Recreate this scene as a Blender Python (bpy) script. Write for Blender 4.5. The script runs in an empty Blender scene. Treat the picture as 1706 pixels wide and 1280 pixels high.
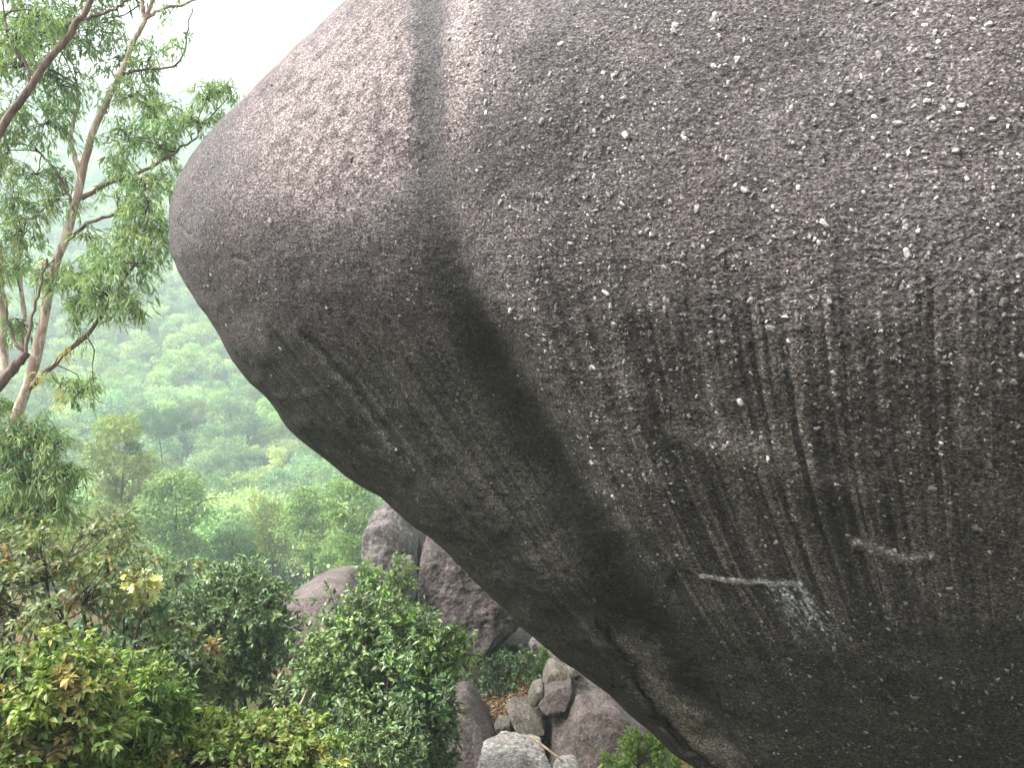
import bpy, bmesh, math, random
import numpy as np
from mathutils import Vector, Matrix

random.seed(7)
RNG = np.random.default_rng(7)
scene = bpy.context.scene
COL = scene.collection
R = math.radians

# ------------------------------------------------------------------ camera
HC = 10.0                       # camera height above the gully datum
F = 1290.0                      # focal length in pixels of a 1706 px wide frame
PITCH = R(6.0)
cam_d = bpy.data.cameras.new('camera')
cam = bpy.data.objects.new('camera', cam_d)
COL.objects.link(cam)
cam.location = (0, 0, HC)
cam.rotation_euler = (R(90) - PITCH, 0, 0)
cam_d.sensor_width = 36.0
cam_d.lens = 36.0 * F / 1706.0
cam_d.clip_start = 0.05
cam_d.clip_end = 3000
scene.camera = cam

# ------------------------------------------------------------------ world, sun, exposure
SUN_DIR = Vector((-0.55, -0.08, 0.83)).normalized()      # towards the sun
world = bpy.data.worlds.new('World')
scene.world = world
world.use_nodes = True
wn = world.node_tree
for n in list(wn.nodes):
    wn.nodes.remove(n)
w_out = wn.nodes.new('ShaderNodeOutputWorld')
w_bg = wn.nodes.new('ShaderNodeBackground')
w_sky = wn.nodes.new('ShaderNodeTexSky')
w_hsv = wn.nodes.new('ShaderNodeHueSaturation')
w_sky.sky_type = 'NISHITA'
w_sky.sun_disc = False
w_sky.sun_elevation = math.asin(SUN_DIR.z)
w_sky.sun_rotation = math.atan2(SUN_DIR.x, SUN_DIR.y)
w_sky.air_density = 1.0
w_sky.dust_density = 6.0
w_sky.ozone_density = 1.0
w_hsv.inputs['Saturation'].default_value = 0.22          # overcast: the blue is gone
w_bg.inputs['Strength'].default_value = 0.15
wn.links.new(w_sky.outputs[0], w_hsv.inputs['Color'])
wn.links.new(w_hsv.outputs[0], w_bg.inputs['Color'])
wn.links.new(w_bg.outputs[0], w_out.inputs[0])

sun_d = bpy.data.lights.new('sun', 'SUN')
sun_d.energy = 2.5
sun_d.angle = R(16)
sun_d.color = (1.0, 0.96, 0.90)
sun = bpy.data.objects.new('sun', sun_d)
COL.objects.link(sun)
sun.rotation_euler = SUN_DIR.to_track_quat('Z', 'Y').to_euler()
sun.location = (0, 0, 60)

scene.view_settings.view_transform = 'Standard'
scene.view_settings.look = 'None'
scene.view_settings.gamma = 1.0
scene.view_settings.use_curve_mapping = False
scene.view_settings.exposure = 1.85
scene.render.engine = 'CYCLES'
scene.cycles.max_bounces = 5
scene.cycles.diffuse_bounces = 3
scene.cycles.glossy_bounces = 1
scene.cycles.transmission_bounces = 3
scene.cycles.volume_bounces = 1
scene.cycles.adaptive_threshold = 0.02
scene.cycles.caustics_reflective = False
scene.cycles.caustics_refractive = False

# ------------------------------------------------------------------ helpers
CP, SP = math.cos(PITCH), math.sin(PITCH)


def at(px, py, D):
    """point seen at photo pixel (px,py) at forward distance D"""
    px = np.asarray(px, float); py = np.asarray(py, float); D = np.asarray(D, float)
    X = (px - 853.0) / F * D
    U = (640.0 - py) / F * D
    return np.stack(np.broadcast_arrays(X, D * CP + U * SP, HC - D * SP + U * CP), -1)


def sm(a, b, x):
    t = np.clip((np.asarray(x, float) - a) / (b - a), 0, 1)
    return t * t * (3 - 2 * t)


_perm = np.random.default_rng(11).permutation(256).astype(np.int32)
_perm = np.concatenate([_perm, _perm])
_g = np.random.default_rng(12).normal(size=(256, 3))
_g /= np.linalg.norm(_g, axis=1)[:, None]
_g = _g.astype(np.float32)


def perlin(p):
    p = np.asarray(p, np.float32)
    fl = np.floor(p)
    i = fl.astype(np.int32)
    f = p - fl
    u = f * f * f * (f * (f * 6 - 15) + 10)
    i &= 255
    res = 0.0
    for dx in (0, 1):
        wx = u[..., 0] if dx else 1 - u[..., 0]
        hx = _perm[(i[..., 0] + dx) & 255]
        for dy in (0, 1):
            wy = u[..., 1] if dy else 1 - u[..., 1]
            hy = _perm[(hx + i[..., 1] + dy) & 255]
            for dz in (0, 1):
                wz = u[..., 2] if dz else 1 - u[..., 2]
                g = _g[_perm[(hy + i[..., 2] + dz) & 255]]
                d = g[..., 0] * (f[..., 0] - dx) + g[..., 1] * (f[..., 1] - dy) + g[..., 2] * (f[..., 2] - dz)
                res = res + wx * wy * wz * d
    return res * 1.6


def fbm(p, octaves=4, gain=0.5, lac=2.03):
    a, s, tot = 1.0, 0.0, 0.0
    p = np.asarray(p, float)
    for k in range(octaves):
        s = s + a * perlin(p + 17.3 * k)
        tot += a
        a *= gain
        p = p * lac
    return s / tot


def P3(x, y, z=0.0):
    return np.stack(np.broadcast_arrays(np.asarray(x, float), np.asarray(y, float), np.asarray(z, float)), -1)


def unit(v):
    return v / (np.linalg.norm(v, axis=-1)[..., None] + 1e-9)


def make_mesh(name, verts, faces, mat=None, parent=None, smooth=True, col=None, colname='col'):
    """one mesh object from arrays; faces = int array (n,3) or (n,4), or a list of such arrays"""
    if not isinstance(faces, list):
        faces = [faces]
    faces = [np.asarray(f, np.int64) for f in faces if len(f)]
    verts = np.asarray(verts, np.float32).reshape(-1, 3)
    me = bpy.data.meshes.new(name)
    me.vertices.add(len(verts))
    me.vertices.foreach_set('co', verts.ravel())
    nl = sum(f.size for f in faces)
    npoly = sum(len(f) for f in faces)
    me.loops.add(nl)
    me.polygons.add(npoly)
    me.loops.foreach_set('vertex_index', np.concatenate([f.ravel() for f in faces]).astype(np.int32))
    starts, s = [], 0
    for f in faces:
        k = f.shape[1]
        starts.append(s + np.arange(len(f)) * k)
        s += f.size
    me.polygons.foreach_set('loop_start', np.concatenate(starts).astype(np.int32))
    me.polygons.foreach_set('use_smooth', np.full(npoly, bool(smooth)))
    me.update(calc_edges=True)
    if col is not None:
        a = me.color_attributes.new(colname, 'FLOAT_COLOR', 'POINT')
        c = np.ones((len(verts), 4), np.float32)
        c[:, :3] = col
        a.data.foreach_set('color', c.ravel())
    if mat is not None:
        me.materials.append(mat)
    o = bpy.data.objects.new(name, me)
    COL.objects.link(o)
    if parent is not None:
        attach(o, parent)
    return o


def attach(o, parent):
    """parent without moving: every parent here is unrotated, unscaled, at parent.location"""
    o.parent = parent
    o.matrix_parent_inverse = Matrix.Translation(-Vector(parent.location))


def tag(o, label, cat, group=None):
    o['label'] = label
    o['category'] = cat
    if group:
        o['group'] = group
    return o


def thing(name, label, cat, loc=(0, 0, 0), group=None):
    o = bpy.data.objects.new(name, None)
    o.empty_display_size = 0.2
    o.location = tuple(float(v) for v in loc)
    COL.objects.link(o)
    return tag(o, label, cat, group)


def structure(o):
    o['kind'] = 'structure'
    return o


# ------------------------------------------------------------------ node materials
class NT:
    def __init__(self, name):
        self.m = bpy.data.materials.new(name)
        self.m.use_nodes = True
        self.t = self.m.node_tree
        for n in list(self.t.nodes):
            self.t.nodes.remove(n)
        self.out = self.t.nodes.new('ShaderNodeOutputMaterial')

    def n(self, typ, **kw):
        nd = self.t.nodes.new('ShaderNode' + typ)
        for k, v in kw.items():
            setattr(nd, k, v)
        return nd

    def l(self, a, b):
        self.t.links.new(a, b)

    def val(self, sock, v):
        if hasattr(v, 'links'):
            self.l(v, sock)
        else:
            sock.default_value = v

    def coord(self, kind='Object', scale=(1, 1, 1)):
        tc = self.n('TexCoord')
        mp = self.n('Mapping')
        mp.inputs['Scale'].default_value = scale
        self.l(tc.outputs[kind], mp.inputs['Vector'])
        return mp.outputs[0]

    def noise(self, vec, scale, detail=3, rough=0.55, dist=0.0):
        nd = self.n('TexNoise')
        self.l(vec, nd.inputs['Vector'])
        nd.inputs['Scale'].default_value = scale
        nd.inputs['Detail'].default_value = detail
        nd.inputs['Roughness'].default_value = rough
        nd.inputs['Distortion'].default_value = dist
        return nd.outputs[0]

    def ramp(self, fac, stops, interp='LINEAR'):
        nd = self.n('ValToRGB')
        nd.color_ramp.interpolation = interp
        el = nd.color_ramp.elements
        while len(el) < len(stops):
            el.new(0.5)
        for e, (p, c) in zip(el, stops):
            e.position = p
            e.color = (c, c, c, 1) if isinstance(c, (int, float)) else (*c, 1)
        self.l(fac, nd.inputs[0])
        return nd.outputs[0]

    def mix(self, a, b, fac, mode='MIX'):
        nd = self.n('Mix', data_type='RGBA', blend_type=mode)
        self.val(nd.inputs[0], fac)
        for s, v in ((nd.inputs[6], a), (nd.inputs[7], b)):
            if hasattr(v, 'links'):
                self.l(v, s)
            else:
                s.default_value = (*v, 1) if len(v) == 3 else v
        return nd.outputs[2]

    def math(self, op, a, b=0.0):
        nd = self.n('Math', operation=op)
        self.val(nd.inputs[0], a)
        self.val(nd.inputs[1], b)
        return nd.outputs[0]

    def bump(self, h, strength, dist, normal=None):
        nd = self.n('Bump')
        nd.inputs['Strength'].default_value = strength
        nd.inputs['Distance'].default_value = dist
        self.l(h, nd.inputs['Height'])
        if normal is not None:
            self.l(normal, nd.inputs['Normal'])
        return nd.outputs[0]

    def principled(self, color, rough=0.9, normal=None, spec=0.3):
        b = self.n('BsdfPrincipled')
        if hasattr(color, 'links'):
            self.l(color, b.inputs['Base Color'])
        else:
            b.inputs['Base Color'].default_value = (*color, 1)
        self.val(b.inputs['Roughness'], rough)
        b.inputs['Specular IOR Level'].default_value = spec
        if normal is not None:
            self.l(normal, b.inputs['Normal'])
        self.l(b.outputs[0], self.out.inputs[0])
        return b


def leaf_material(name, gain=1.0, transl=0.35, gloss=0.06, rough=0.45, rand=0.0):
    t = NT(name)
    a = t.n('VertexColor', layer_name='col')
    c = a.outputs[0]
    if rand:
        oi = t.n('ObjectInfo')
        hs = t.n('HueSaturation')
        r1 = t.math('MULTIPLY_ADD', oi.outputs['Random'], 0.055)
        t.t.nodes[-1].inputs[2].default_value = 0.462
        t.l(r1, hs.inputs['Hue'])
        wnz = t.n('TexWhiteNoise', noise_dimensions='1D')
        t.l(oi.outputs['Random'], wnz.inputs['W'])
        r2 = t.math('MULTIPLY_ADD', wnz.outputs['Value'], rand)
        t.t.nodes[-1].inputs[2].default_value = 1 - rand / 2
        t.l(r2, hs.inputs['Value'])
        t.l(c, hs.inputs['Color'])
        c = hs.outputs[0]
    if gain != 1.0:
        c = t.mix(c, (gain, gain, gain), 1.0, 'MULTIPLY')
    d = t.n('BsdfDiffuse'); t.l(c, d.inputs[0])
    tr = t.n('BsdfTranslucent')
    tc = t.mix(c, (1.0, 1.0, 0.55), 1.0, 'MULTIPLY')
    t.l(tc, tr.inputs[0])
    m1 = t.n('MixShader'); m1.inputs[0].default_value = transl
    t.l(d.outputs[0], m1.inputs[1]); t.l(tr.outputs[0], m1.inputs[2])
    g = t.n('BsdfGlossy'); g.inputs['Roughness'].default_value = rough
    g.inputs['Color'].default_value = (1, 1, 1, 1)
    m2 = t.n('MixShader'); m2.inputs[0].default_value = gloss
    t.l(m1.outputs[0], m2.inputs[1]); t.l(g.outputs[0], m2.inputs[2])
    t.l(m2.outputs[0], t.out.inputs[0])
    return t.m


M = {}
M['leaf'] = leaf_material('leaf_soft', 1.6, 0.42, 0.03, 0.5)
M['leaf_gloss'] = leaf_material('leaf_glossy', 1.65, 0.20, 0.05, 0.42)
M['leaf_far'] = leaf_material('leaf_far', 2.3, 0.35, 0.0, 0.5, rand=0.8)
M['leaf_mid'] = leaf_material('leaf_mid', 1.8, 0.35, 0.0, 0.5, rand=0.0)


def bark_material(name, c1, c2, scale=9.0):
    t = NT(name)
    v = t.coord('Object', (1, 1, 0.22))
    n1 = t.noise(v, scale, 5, 0.65, 0.8)
    c = t.mix(c1, c2, t.ramp(n1, [(0.46, 0.0), (0.54, 1.0)]))
    n2 = t.noise(v, scale * 5, 3, 0.6)
    c = t.mix(c, (0.5, 0.5, 0.5), t.ramp(n2, [(0.3, 0.45), (0.6, 0.0)]), 'MULTIPLY')
    t.principled(c, 0.9, t.bump(n2, 0.6, 0.02), 0.15)
    return t.m


M['bark_pale'] = bark_material('bark_pale', (0.60, 0.49, 0.41), (0.33, 0.23, 0.18))
M['bark_dark'] = bark_material('bark_dark', (0.13, 0.088, 0.075), (0.22, 0.15, 0.125))
M['bark_grey'] = bark_material('bark_grey', (0.12, 0.10, 0.085), (0.06, 0.05, 0.04))
M['twig'] = bark_material('bark_twig', (0.09, 0.065, 0.045), (0.05, 0.04, 0.03))
M['dry_stick'] = bark_material('bark_dry', (0.42, 0.34, 0.24), (0.28, 0.21, 0.14))


def rock_material(name, base, dark, pale, grain=26.0, lichen=0.35, streak=0.0, bumpd=0.03, moss=0.0, crack=0.0):
    t = NT(name)
    v = t.coord('Object')
    n1 = t.noise(v, 1.7, 6, 0.62, 0.3)
    c = t.mix(base, dark, t.ramp(n1, [(0.40, 0.0), (0.60, 1.0)]))
    n2 = t.noise(v, 4.5, 6, 0.7, 0.2)
    c = t.mix(c, pale, t.ramp(n2, [(0.50, 0.0), (0.66, lichen)]))
    if streak:
        vs = t.coord('Object', (5, 5, 0.5))
        ns = t.noise(vs, 1.2, 4, 0.6)
        c = t.mix(c, dark, t.ramp(ns, [(0.48, 0.0), (0.62, streak)]))
    if moss:
        nm = t.noise(v, 2.3, 5, 0.7)
        c = t.mix(c, (0.07, 0.085, 0.03), t.ramp(nm, [(0.55, 0.0), (0.68, moss)]))
    g = t.noise(v, grain, 4, 0.75)
    c = t.mix(c, t.ramp(g, [(0.30, 0.35), (0.5, 0.95), (0.72, 1.75)]), 1.0, 'MULTIPLY')
    g2 = t.noise(v, grain * 0.28, 5, 0.7)
    if crack:
        vo = t.n('TexVoronoi', feature='DISTANCE_TO_EDGE')
        wv = t.n('Mix', data_type='RGBA', blend_type='LINEAR_LIGHT'); wv.inputs[0].default_value = 0.12
        nz = t.n('TexNoise'); t.l(v, nz.inputs['Vector']); nz.inputs['Scale'].default_value = 2.5
        t.l(v, wv.inputs[6]); t.l(nz.outputs['Color'], wv.inputs[7])
        t.l(wv.outputs[2], vo.inputs['Vector']); vo.inputs['Scale'].default_value = crack
        ck = t.ramp(vo.outputs['Distance'], [(0.004, 0.0), (0.030, 1.0)])
        c = t.mix((0.03, 0.025, 0.02), c, ck)
        g2 = t.math('ADD', g2, t.math('MULTIPLY', ck, 0.5))
    nb = t.bump(g, 0.9, bumpd)
    nb = t.bump(g2, 0.8, bumpd * 3.0, nb)
    t.principled(c, 0.92, nb, 0.2)
    return t.m


M['rock_purple'] = rock_material('rock_purple', (0.125, 0.100, 0.096), (0.060, 0.048, 0.046), (0.24, 0.205, 0.20), 22, 0.35, 0.0, 0.05)
M['rock_grey'] = rock_material('rock_grey', (0.165, 0.142, 0.136), (0.085, 0.070, 0.066), (0.32, 0.295, 0.28), 22, 0.5, 0.3)
M['rock_pink'] = rock_material('rock_pink', (0.150, 0.122, 0.112), (0.090, 0.070, 0.066), (0.25, 0.22, 0.205), 22, 0.5, 0.45, 0.03)
M['rock_tan'] = rock_material('rock_tan', (0.21, 0.185, 0.155), (0.12, 0.10, 0.082), (0.32, 0.29, 0.255), 20, 0.5, 0.0, 0.05, 0.3)
M['rock_white'] = rock_material('rock_white', (0.56, 0.52, 0.48), (0.36, 0.32, 0.29), (0.66, 0.63, 0.60), 18, 0.5, 0.0, 0.07)

# ------------------------------------------------------------------ terrain
PY_ = np.array([-30, 0, 2, 4, 6, 8, 10, 14, 20, 30, 45, 60, 80, 100, 120, 150, 190, 230, 270, 310, 345, 380, 450, 600], float)
PZ_ = np.array([-1.7, -1.7, -2.2, -3.5, -4.9, -6.1, -6.9, -7.3, -8.0, -11.5, -18, -23, -27, -27, -24, -17, -6, 10, 32, 58, 80, 88, 70, 40], float)
PZR_ = np.array([-1.7, -1.7, -4.0, -7.0, -7.5, -7.6, -7.5, -7.3, -8.0, -11.5, -18, -23, -27, -27, -24, -17, -6, 10, 32, 58, 80, 88, 70, 40], float)


def ground_z(x, y):
    x = np.asarray(x, float); y = np.asarray(y, float)
    a = np.interp(y, PY_, PZ_)
    b = np.interp(y, PY_, PZR_)
    k = sm(-2.5, 0.3, x)
    z = a * (1 - k) + b * k
    z = z + 0.12 * fbm(P3(x * 0.5, y * 0.5, 3.1), 3)
    z = z + 0.75 * np.exp(-((x - 0.9) / 1.1) ** 2 - ((y - 13.4) / 1.3) ** 2)
    far = sm(40, 140, y)
    z = z + far * (9.0 * fbm(P3(x * 0.012, y * 0.012, 7.7), 3) - 0.10 * (x + 90))
    return HC + z


xs = np.unique(np.concatenate([np.linspace(-700, -80, 50), np.linspace(-80, -16, 60), np.linspace(-16, 16, 150), np.linspace(16, 80, 50), np.linspace(80, 700, 50)]))
ys = np.unique(np.concatenate([np.linspace(-60, -4, 15), np.linspace(-4, 26, 150), np.linspace(26, 120, 80), np.linspace(120, 600, 90)]))
gx, gy = np.meshgrid(xs, ys)
gz = ground_z(gx, gy)
nx, ny = len(xs), len(ys)
idx = np.arange(nx * ny).reshape(ny, nx)
gf = np.stack([idx[:-1, :-1], idx[:-1, 1:], idx[1:, 1:], idx[1:, :-1]], -1).reshape(-1, 4)
t = NT('forest_soil')
v = t.coord('Object')
c = t.mix((0.075, 0.055, 0.035), (0.13, 0.085, 0.05), t.ramp(t.noise(v, 3.0, 5, 0.7), [(0.4, 0.0), (0.6, 1.0)]))
c = t.mix(c, (0.05, 0.075, 0.025), t.ramp(t.noise(v, 0.6, 5, 0.7), [(0.42, 0.0), (0.58, 0.9)]))
gp = t.n('NewGeometry'); sx = t.n('SeparateXYZ'); t.l(gp.outputs['Position'], sx.inputs[0])
c = t.mix(c, (0.022, 0.040, 0.014), t.ramp(t.math('DIVIDE', sx.outputs[1], 100.0), [(0.22, 0.0), (0.40, 0.9)]))
t.principled(c, 0.95, t.bump(t.noise(v, 14, 4, 0.7), 0.8, 0.05), 0.1)
M['soil'] = t.m
ground = structure(make_mesh('ground', np.stack([gx, gy, gz], -1), gf, M['soil']))

# ------------------------------------------------------------------ the giant boulder
SIL = [(640, -55), (575, 0), (533, 39), (498, 70), (470, 97), (438, 127), (414, 155), (385, 183), (357, 211), (329, 243), (305, 281),
       (287, 323), (282, 352), (282, 387), (284, 415), (291, 437), (307, 471), (327, 506), (354, 541), (374, 580), (397, 616),
       (417, 639), (440, 659), (464, 690), (483, 717), (514, 745), (546, 768), (577, 795), (604, 813), (632, 830), (664, 857),
       (690, 878), (715, 895), (738, 916), (761, 940), (780, 959), (804, 982), (829, 1005), (846, 1022), (871, 1049), (908, 1079),
       (939, 1104), (967, 1121), (998, 1146), (1024, 1166), (1046, 1188), (1063, 1203), (1088, 1222), (1108, 1245), (1139, 1270),
       (1160, 1284), (1235, 1360), (1335, 1480), (1480, 1640), (1700, 1760), (2000, 1820), (2400, 1720), (2750, 1400), (2950, 800),
       (2950, 200), (2700, -400), (2300, -800), (1800, -900), (1350, -720), (1000, -420), (760, -165)]
DPT = [(1706, 0, 4.35), (1706, 400, 4.2), (1706, 700, 4.5), (1706, 1000, 5.2), (1706, 1280, 6.05),
       (1400, 0, 4.85), (1400, 400, 4.7), (1400, 700, 5.05), (1400, 950, 5.75), (1400, 1280, 6.85),
       (1100, 0, 5.4), (1100, 300, 5.25), (1100, 600, 5.55), (1100, 800, 6.0), (1100, 1000, 6.7), (1150, 1250, 7.6),
       (850, 0, 6.0), (850, 300, 5.8), (850, 550, 6.1), (900, 800, 6.75), (900, 1000, 7.4),
       (720, 0, 6.5), (720, 250, 6.25), (720, 450, 6.35), (760, 650, 6.8), (760, 900, 7.6),
       (550, 0, 7.3), (550, 200, 6.8), (550, 380, 6.7), (550, 550, 7.1), (600, 780, 7.85),
       (400, 150, 7.6), (400, 300, 7.2), (400, 420, 7.25), (400, 600, 7.9),
       (300, 250, 8.1), (300, 370, 7.8), (310, 470, 8.15),
       (2000, -200, 4.6), (2200, 300, 4.4), (2200, 900, 5.3), (2000, 1500, 7.2), (1500, 1600, 8.1), (1300, -400, 5.7),
       (1700, -500, 5.3), (2700, 300, 5.8), (2500, -300, 6.0), (2500, 1200, 6.8), (900, -250, 6.8), (2000, -700, 6.3)]
DP = np.array(DPT, float)


def tps_fit(xy, val, lam=1e-4):
    n = len(xy)
    d = np.linalg.norm(xy[:, None] - xy[None], axis=2)
    K = np.where(d > 0, d * d * np.log(d + 1e-12), 0) + lam * np.eye(n)
    Pm = np.hstack([np.ones((n, 1)), xy])
    A = np.block([[K, Pm], [Pm.T, np.zeros((3, 3))]])
    return np.linalg.solve(A, np.concatenate([val, np.zeros(3)]))


def tps_eval(w, xy, q):
    out = w[-3] + q[..., 0] * w[-2] + q[..., 1] * w[-1]
    for k in range(len(xy)):
        d2 = (q[..., 0] - xy[k, 0]) ** 2 + (q[..., 1] - xy[k, 1]) ** 2
        out = out + w[k] * 0.5 * d2 * np.log(d2 + 1e-12)
    return out


DXY = DP[:, :2] / 500.0
DW = tps_fit(DXY, DP[:, 2], 2e-2)

# water-flow field: dx/dy of the run-off lines, traced back to the top of the picture
MP = np.array([(450, 0, 0.0), (450, 250, 0.05), (400, 420, 0.35), (420, 560, 0.75), (560, 640, 0.85), (640, 740, 0.80), (700, 850, 0.85), (850, 1000, 0.85),
               (715, 0, 0.0), (712, 250, 0.02), (735, 420, 0.25), (790, 560, 0.50), (900, 750, 0.55), (1040, 980, 0.62), (1150, 1120, 0.75),
               (950, 0, 0.0), (950, 300, 0.05), (960, 500, 0.22), (1050, 700, 0.35), (1200, 950, 0.55), (1350, 1080, 0.60),
               (1250, 0, 0.0), (1220, 350, 0.02), (1220, 550, 0.14), (1300, 750, 0.22), (1450, 1000, 0.30), (1500, 1250, 0.35),
               (1650, 0, -0.02), (1650, 400, 0.0), (1650, 800, 0.04), (1680, 1200, 0.12), (1100, 1250, 0.8)], float)
MXY = MP[:, :2] / 500.0
MW = tps_fit(MXY, MP[:, 2], 5e-2)
fgx = np.arange(100, 1961, 10.0)
fgy = np.arange(-100, 1501, 10.0)
FX, FY = np.meshgrid(fgx, fgy)
slope = np.clip(tps_eval(MW, MXY, np.stack([FX, FY], -1) / 500.0), -0.05, 0.95)
X0G = np.zeros_like(FX)
X0G[0] = fgx
for j in range(1, len(fgy)):
    xb = fgx - slope[j] * 10.0
    X0G[j] = np.interp(xb, fgx, X0G[j - 1]) + np.minimum(xb - fgx[0], 0) + np.maximum(xb - fgx[-1], 0)


def flow_x(px, py):
    u = np.clip((px - fgx[0]) / 10.0, 0, len(fgx) - 1.001)
    w = np.clip((py - fgy[0]) / 10.0, 0, len(fgy) - 1.001)
    i = u.astype(int); j = w.astype(int)
    a = u - i; b = w - j
    return (X0G[j, i] * (1 - a) + X0G[j, i + 1] * a) * (1 - b) + (X0G[j + 1, i] * (1 - a) + X0G[j + 1, i + 1] * a) * b


CX, CY = 1760.0, 300.0
sil = np.array(SIL, float)
n_s = len(sil)
dense = []
for i in range(n_s):
    p0, p1, p2, p3 = sil[i - 1], sil[i], sil[(i + 1) % n_s], sil[(i + 2) % n_s]
    for tt in np.linspace(0, 1, 12, endpoint=False):
        dense.append(0.5 * ((2 * p1) + (-p0 + p2) * tt + (2 * p0 - 5 * p1 + 4 * p2 - p3) * tt ** 2 + (-p0 + 3 * p1 - 3 * p2 + p3) * tt ** 3))
dense = np.array(dense)
ang = np.arctan2(dense[:, 1] - CY, -(dense[:, 0] - CX))       # 0 = to the left, + = downwards
rad = np.hypot(dense[:, 0] - CX, dense[:, 1] - CY)
o_ = np.argsort(ang)
ang, rad = ang[o_], rad[o_]
angp = np.concatenate([ang - 2 * math.pi, ang, ang + 2 * math.pi])
radp = np.tile(rad, 3)
hp = R(93)
th = np.concatenate([np.linspace(-hp, hp, 1050, endpoint=False), np.linspace(hp, 2 * math.pi - hp, 110, endpoint=False)])
NTH = len(th)
rim = np.interp(th, angp, radp)
rim = rim * (1 + 0.0030 * fbm(P3(np.cos(th) * 9, np.sin(th) * 9, 1.0), 3) + 0.0022 * fbm(P3(np.cos(th) * 34, np.sin(th) * 34, 5.0), 3))
NS = 400
tpar = np.linspace(0, 1, NS + 1)[1:]
s_f = np.sin(tpar * 1.42) / math.sin(1.42)                      # denser towards the rim
S, TH = np.meshgrid(s_f, th)
RIM = rim[:, None]
PXf = CX - S * RIM * np.cos(TH)
PYf = CY + S * RIM * np.sin(TH)


def seg_dist(px, py, pts):
    """distance (px) to a polyline, signed side and 0..1 position along it"""
    best = np.full(px.shape, 1e9); side = np.zeros(px.shape); along = np.zeros(px.shape)
    L = [math.dist(pts[k], pts[k + 1]) for k in range(len(pts) - 1)]
    tot = sum(L); acc = 0
    for k in range(len(pts) - 1):
        (ax, ay), (bx, by) = pts[k], pts[k + 1]
        dx, dy = bx - ax, by - ay
        q = np.clip(((px - ax) * dx + (py - ay) * dy) / (dx * dx + dy * dy), 0, 1)
        ex, ey = px - ax - q * dx, py - ay - q * dy
        d = np.hypot(ex, ey)
        m = d < best
        best = np.where(m, d, best)
        side = np.where(m, np.sign(dx * (py - ay) - dy * (px - ax)), side)
        along = np.where(m, (acc + q * L[k]) / tot, along)
        acc += L[k]
    return best, side, along


def wob(px, py, sc, amp, seed=0.0):
    return amp * fbm(P3(px / sc, py / sc, seed), 3), amp * fbm(P3(px / sc, py / sc, seed + 40), 3)


TONGUE = [(725, 330), (745, 430), (785, 530), (835, 622), (890, 712), (948, 800), (1000, 895), (1055, 990), (1120, 1090), (1190, 1190), (1250, 1280)]


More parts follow.
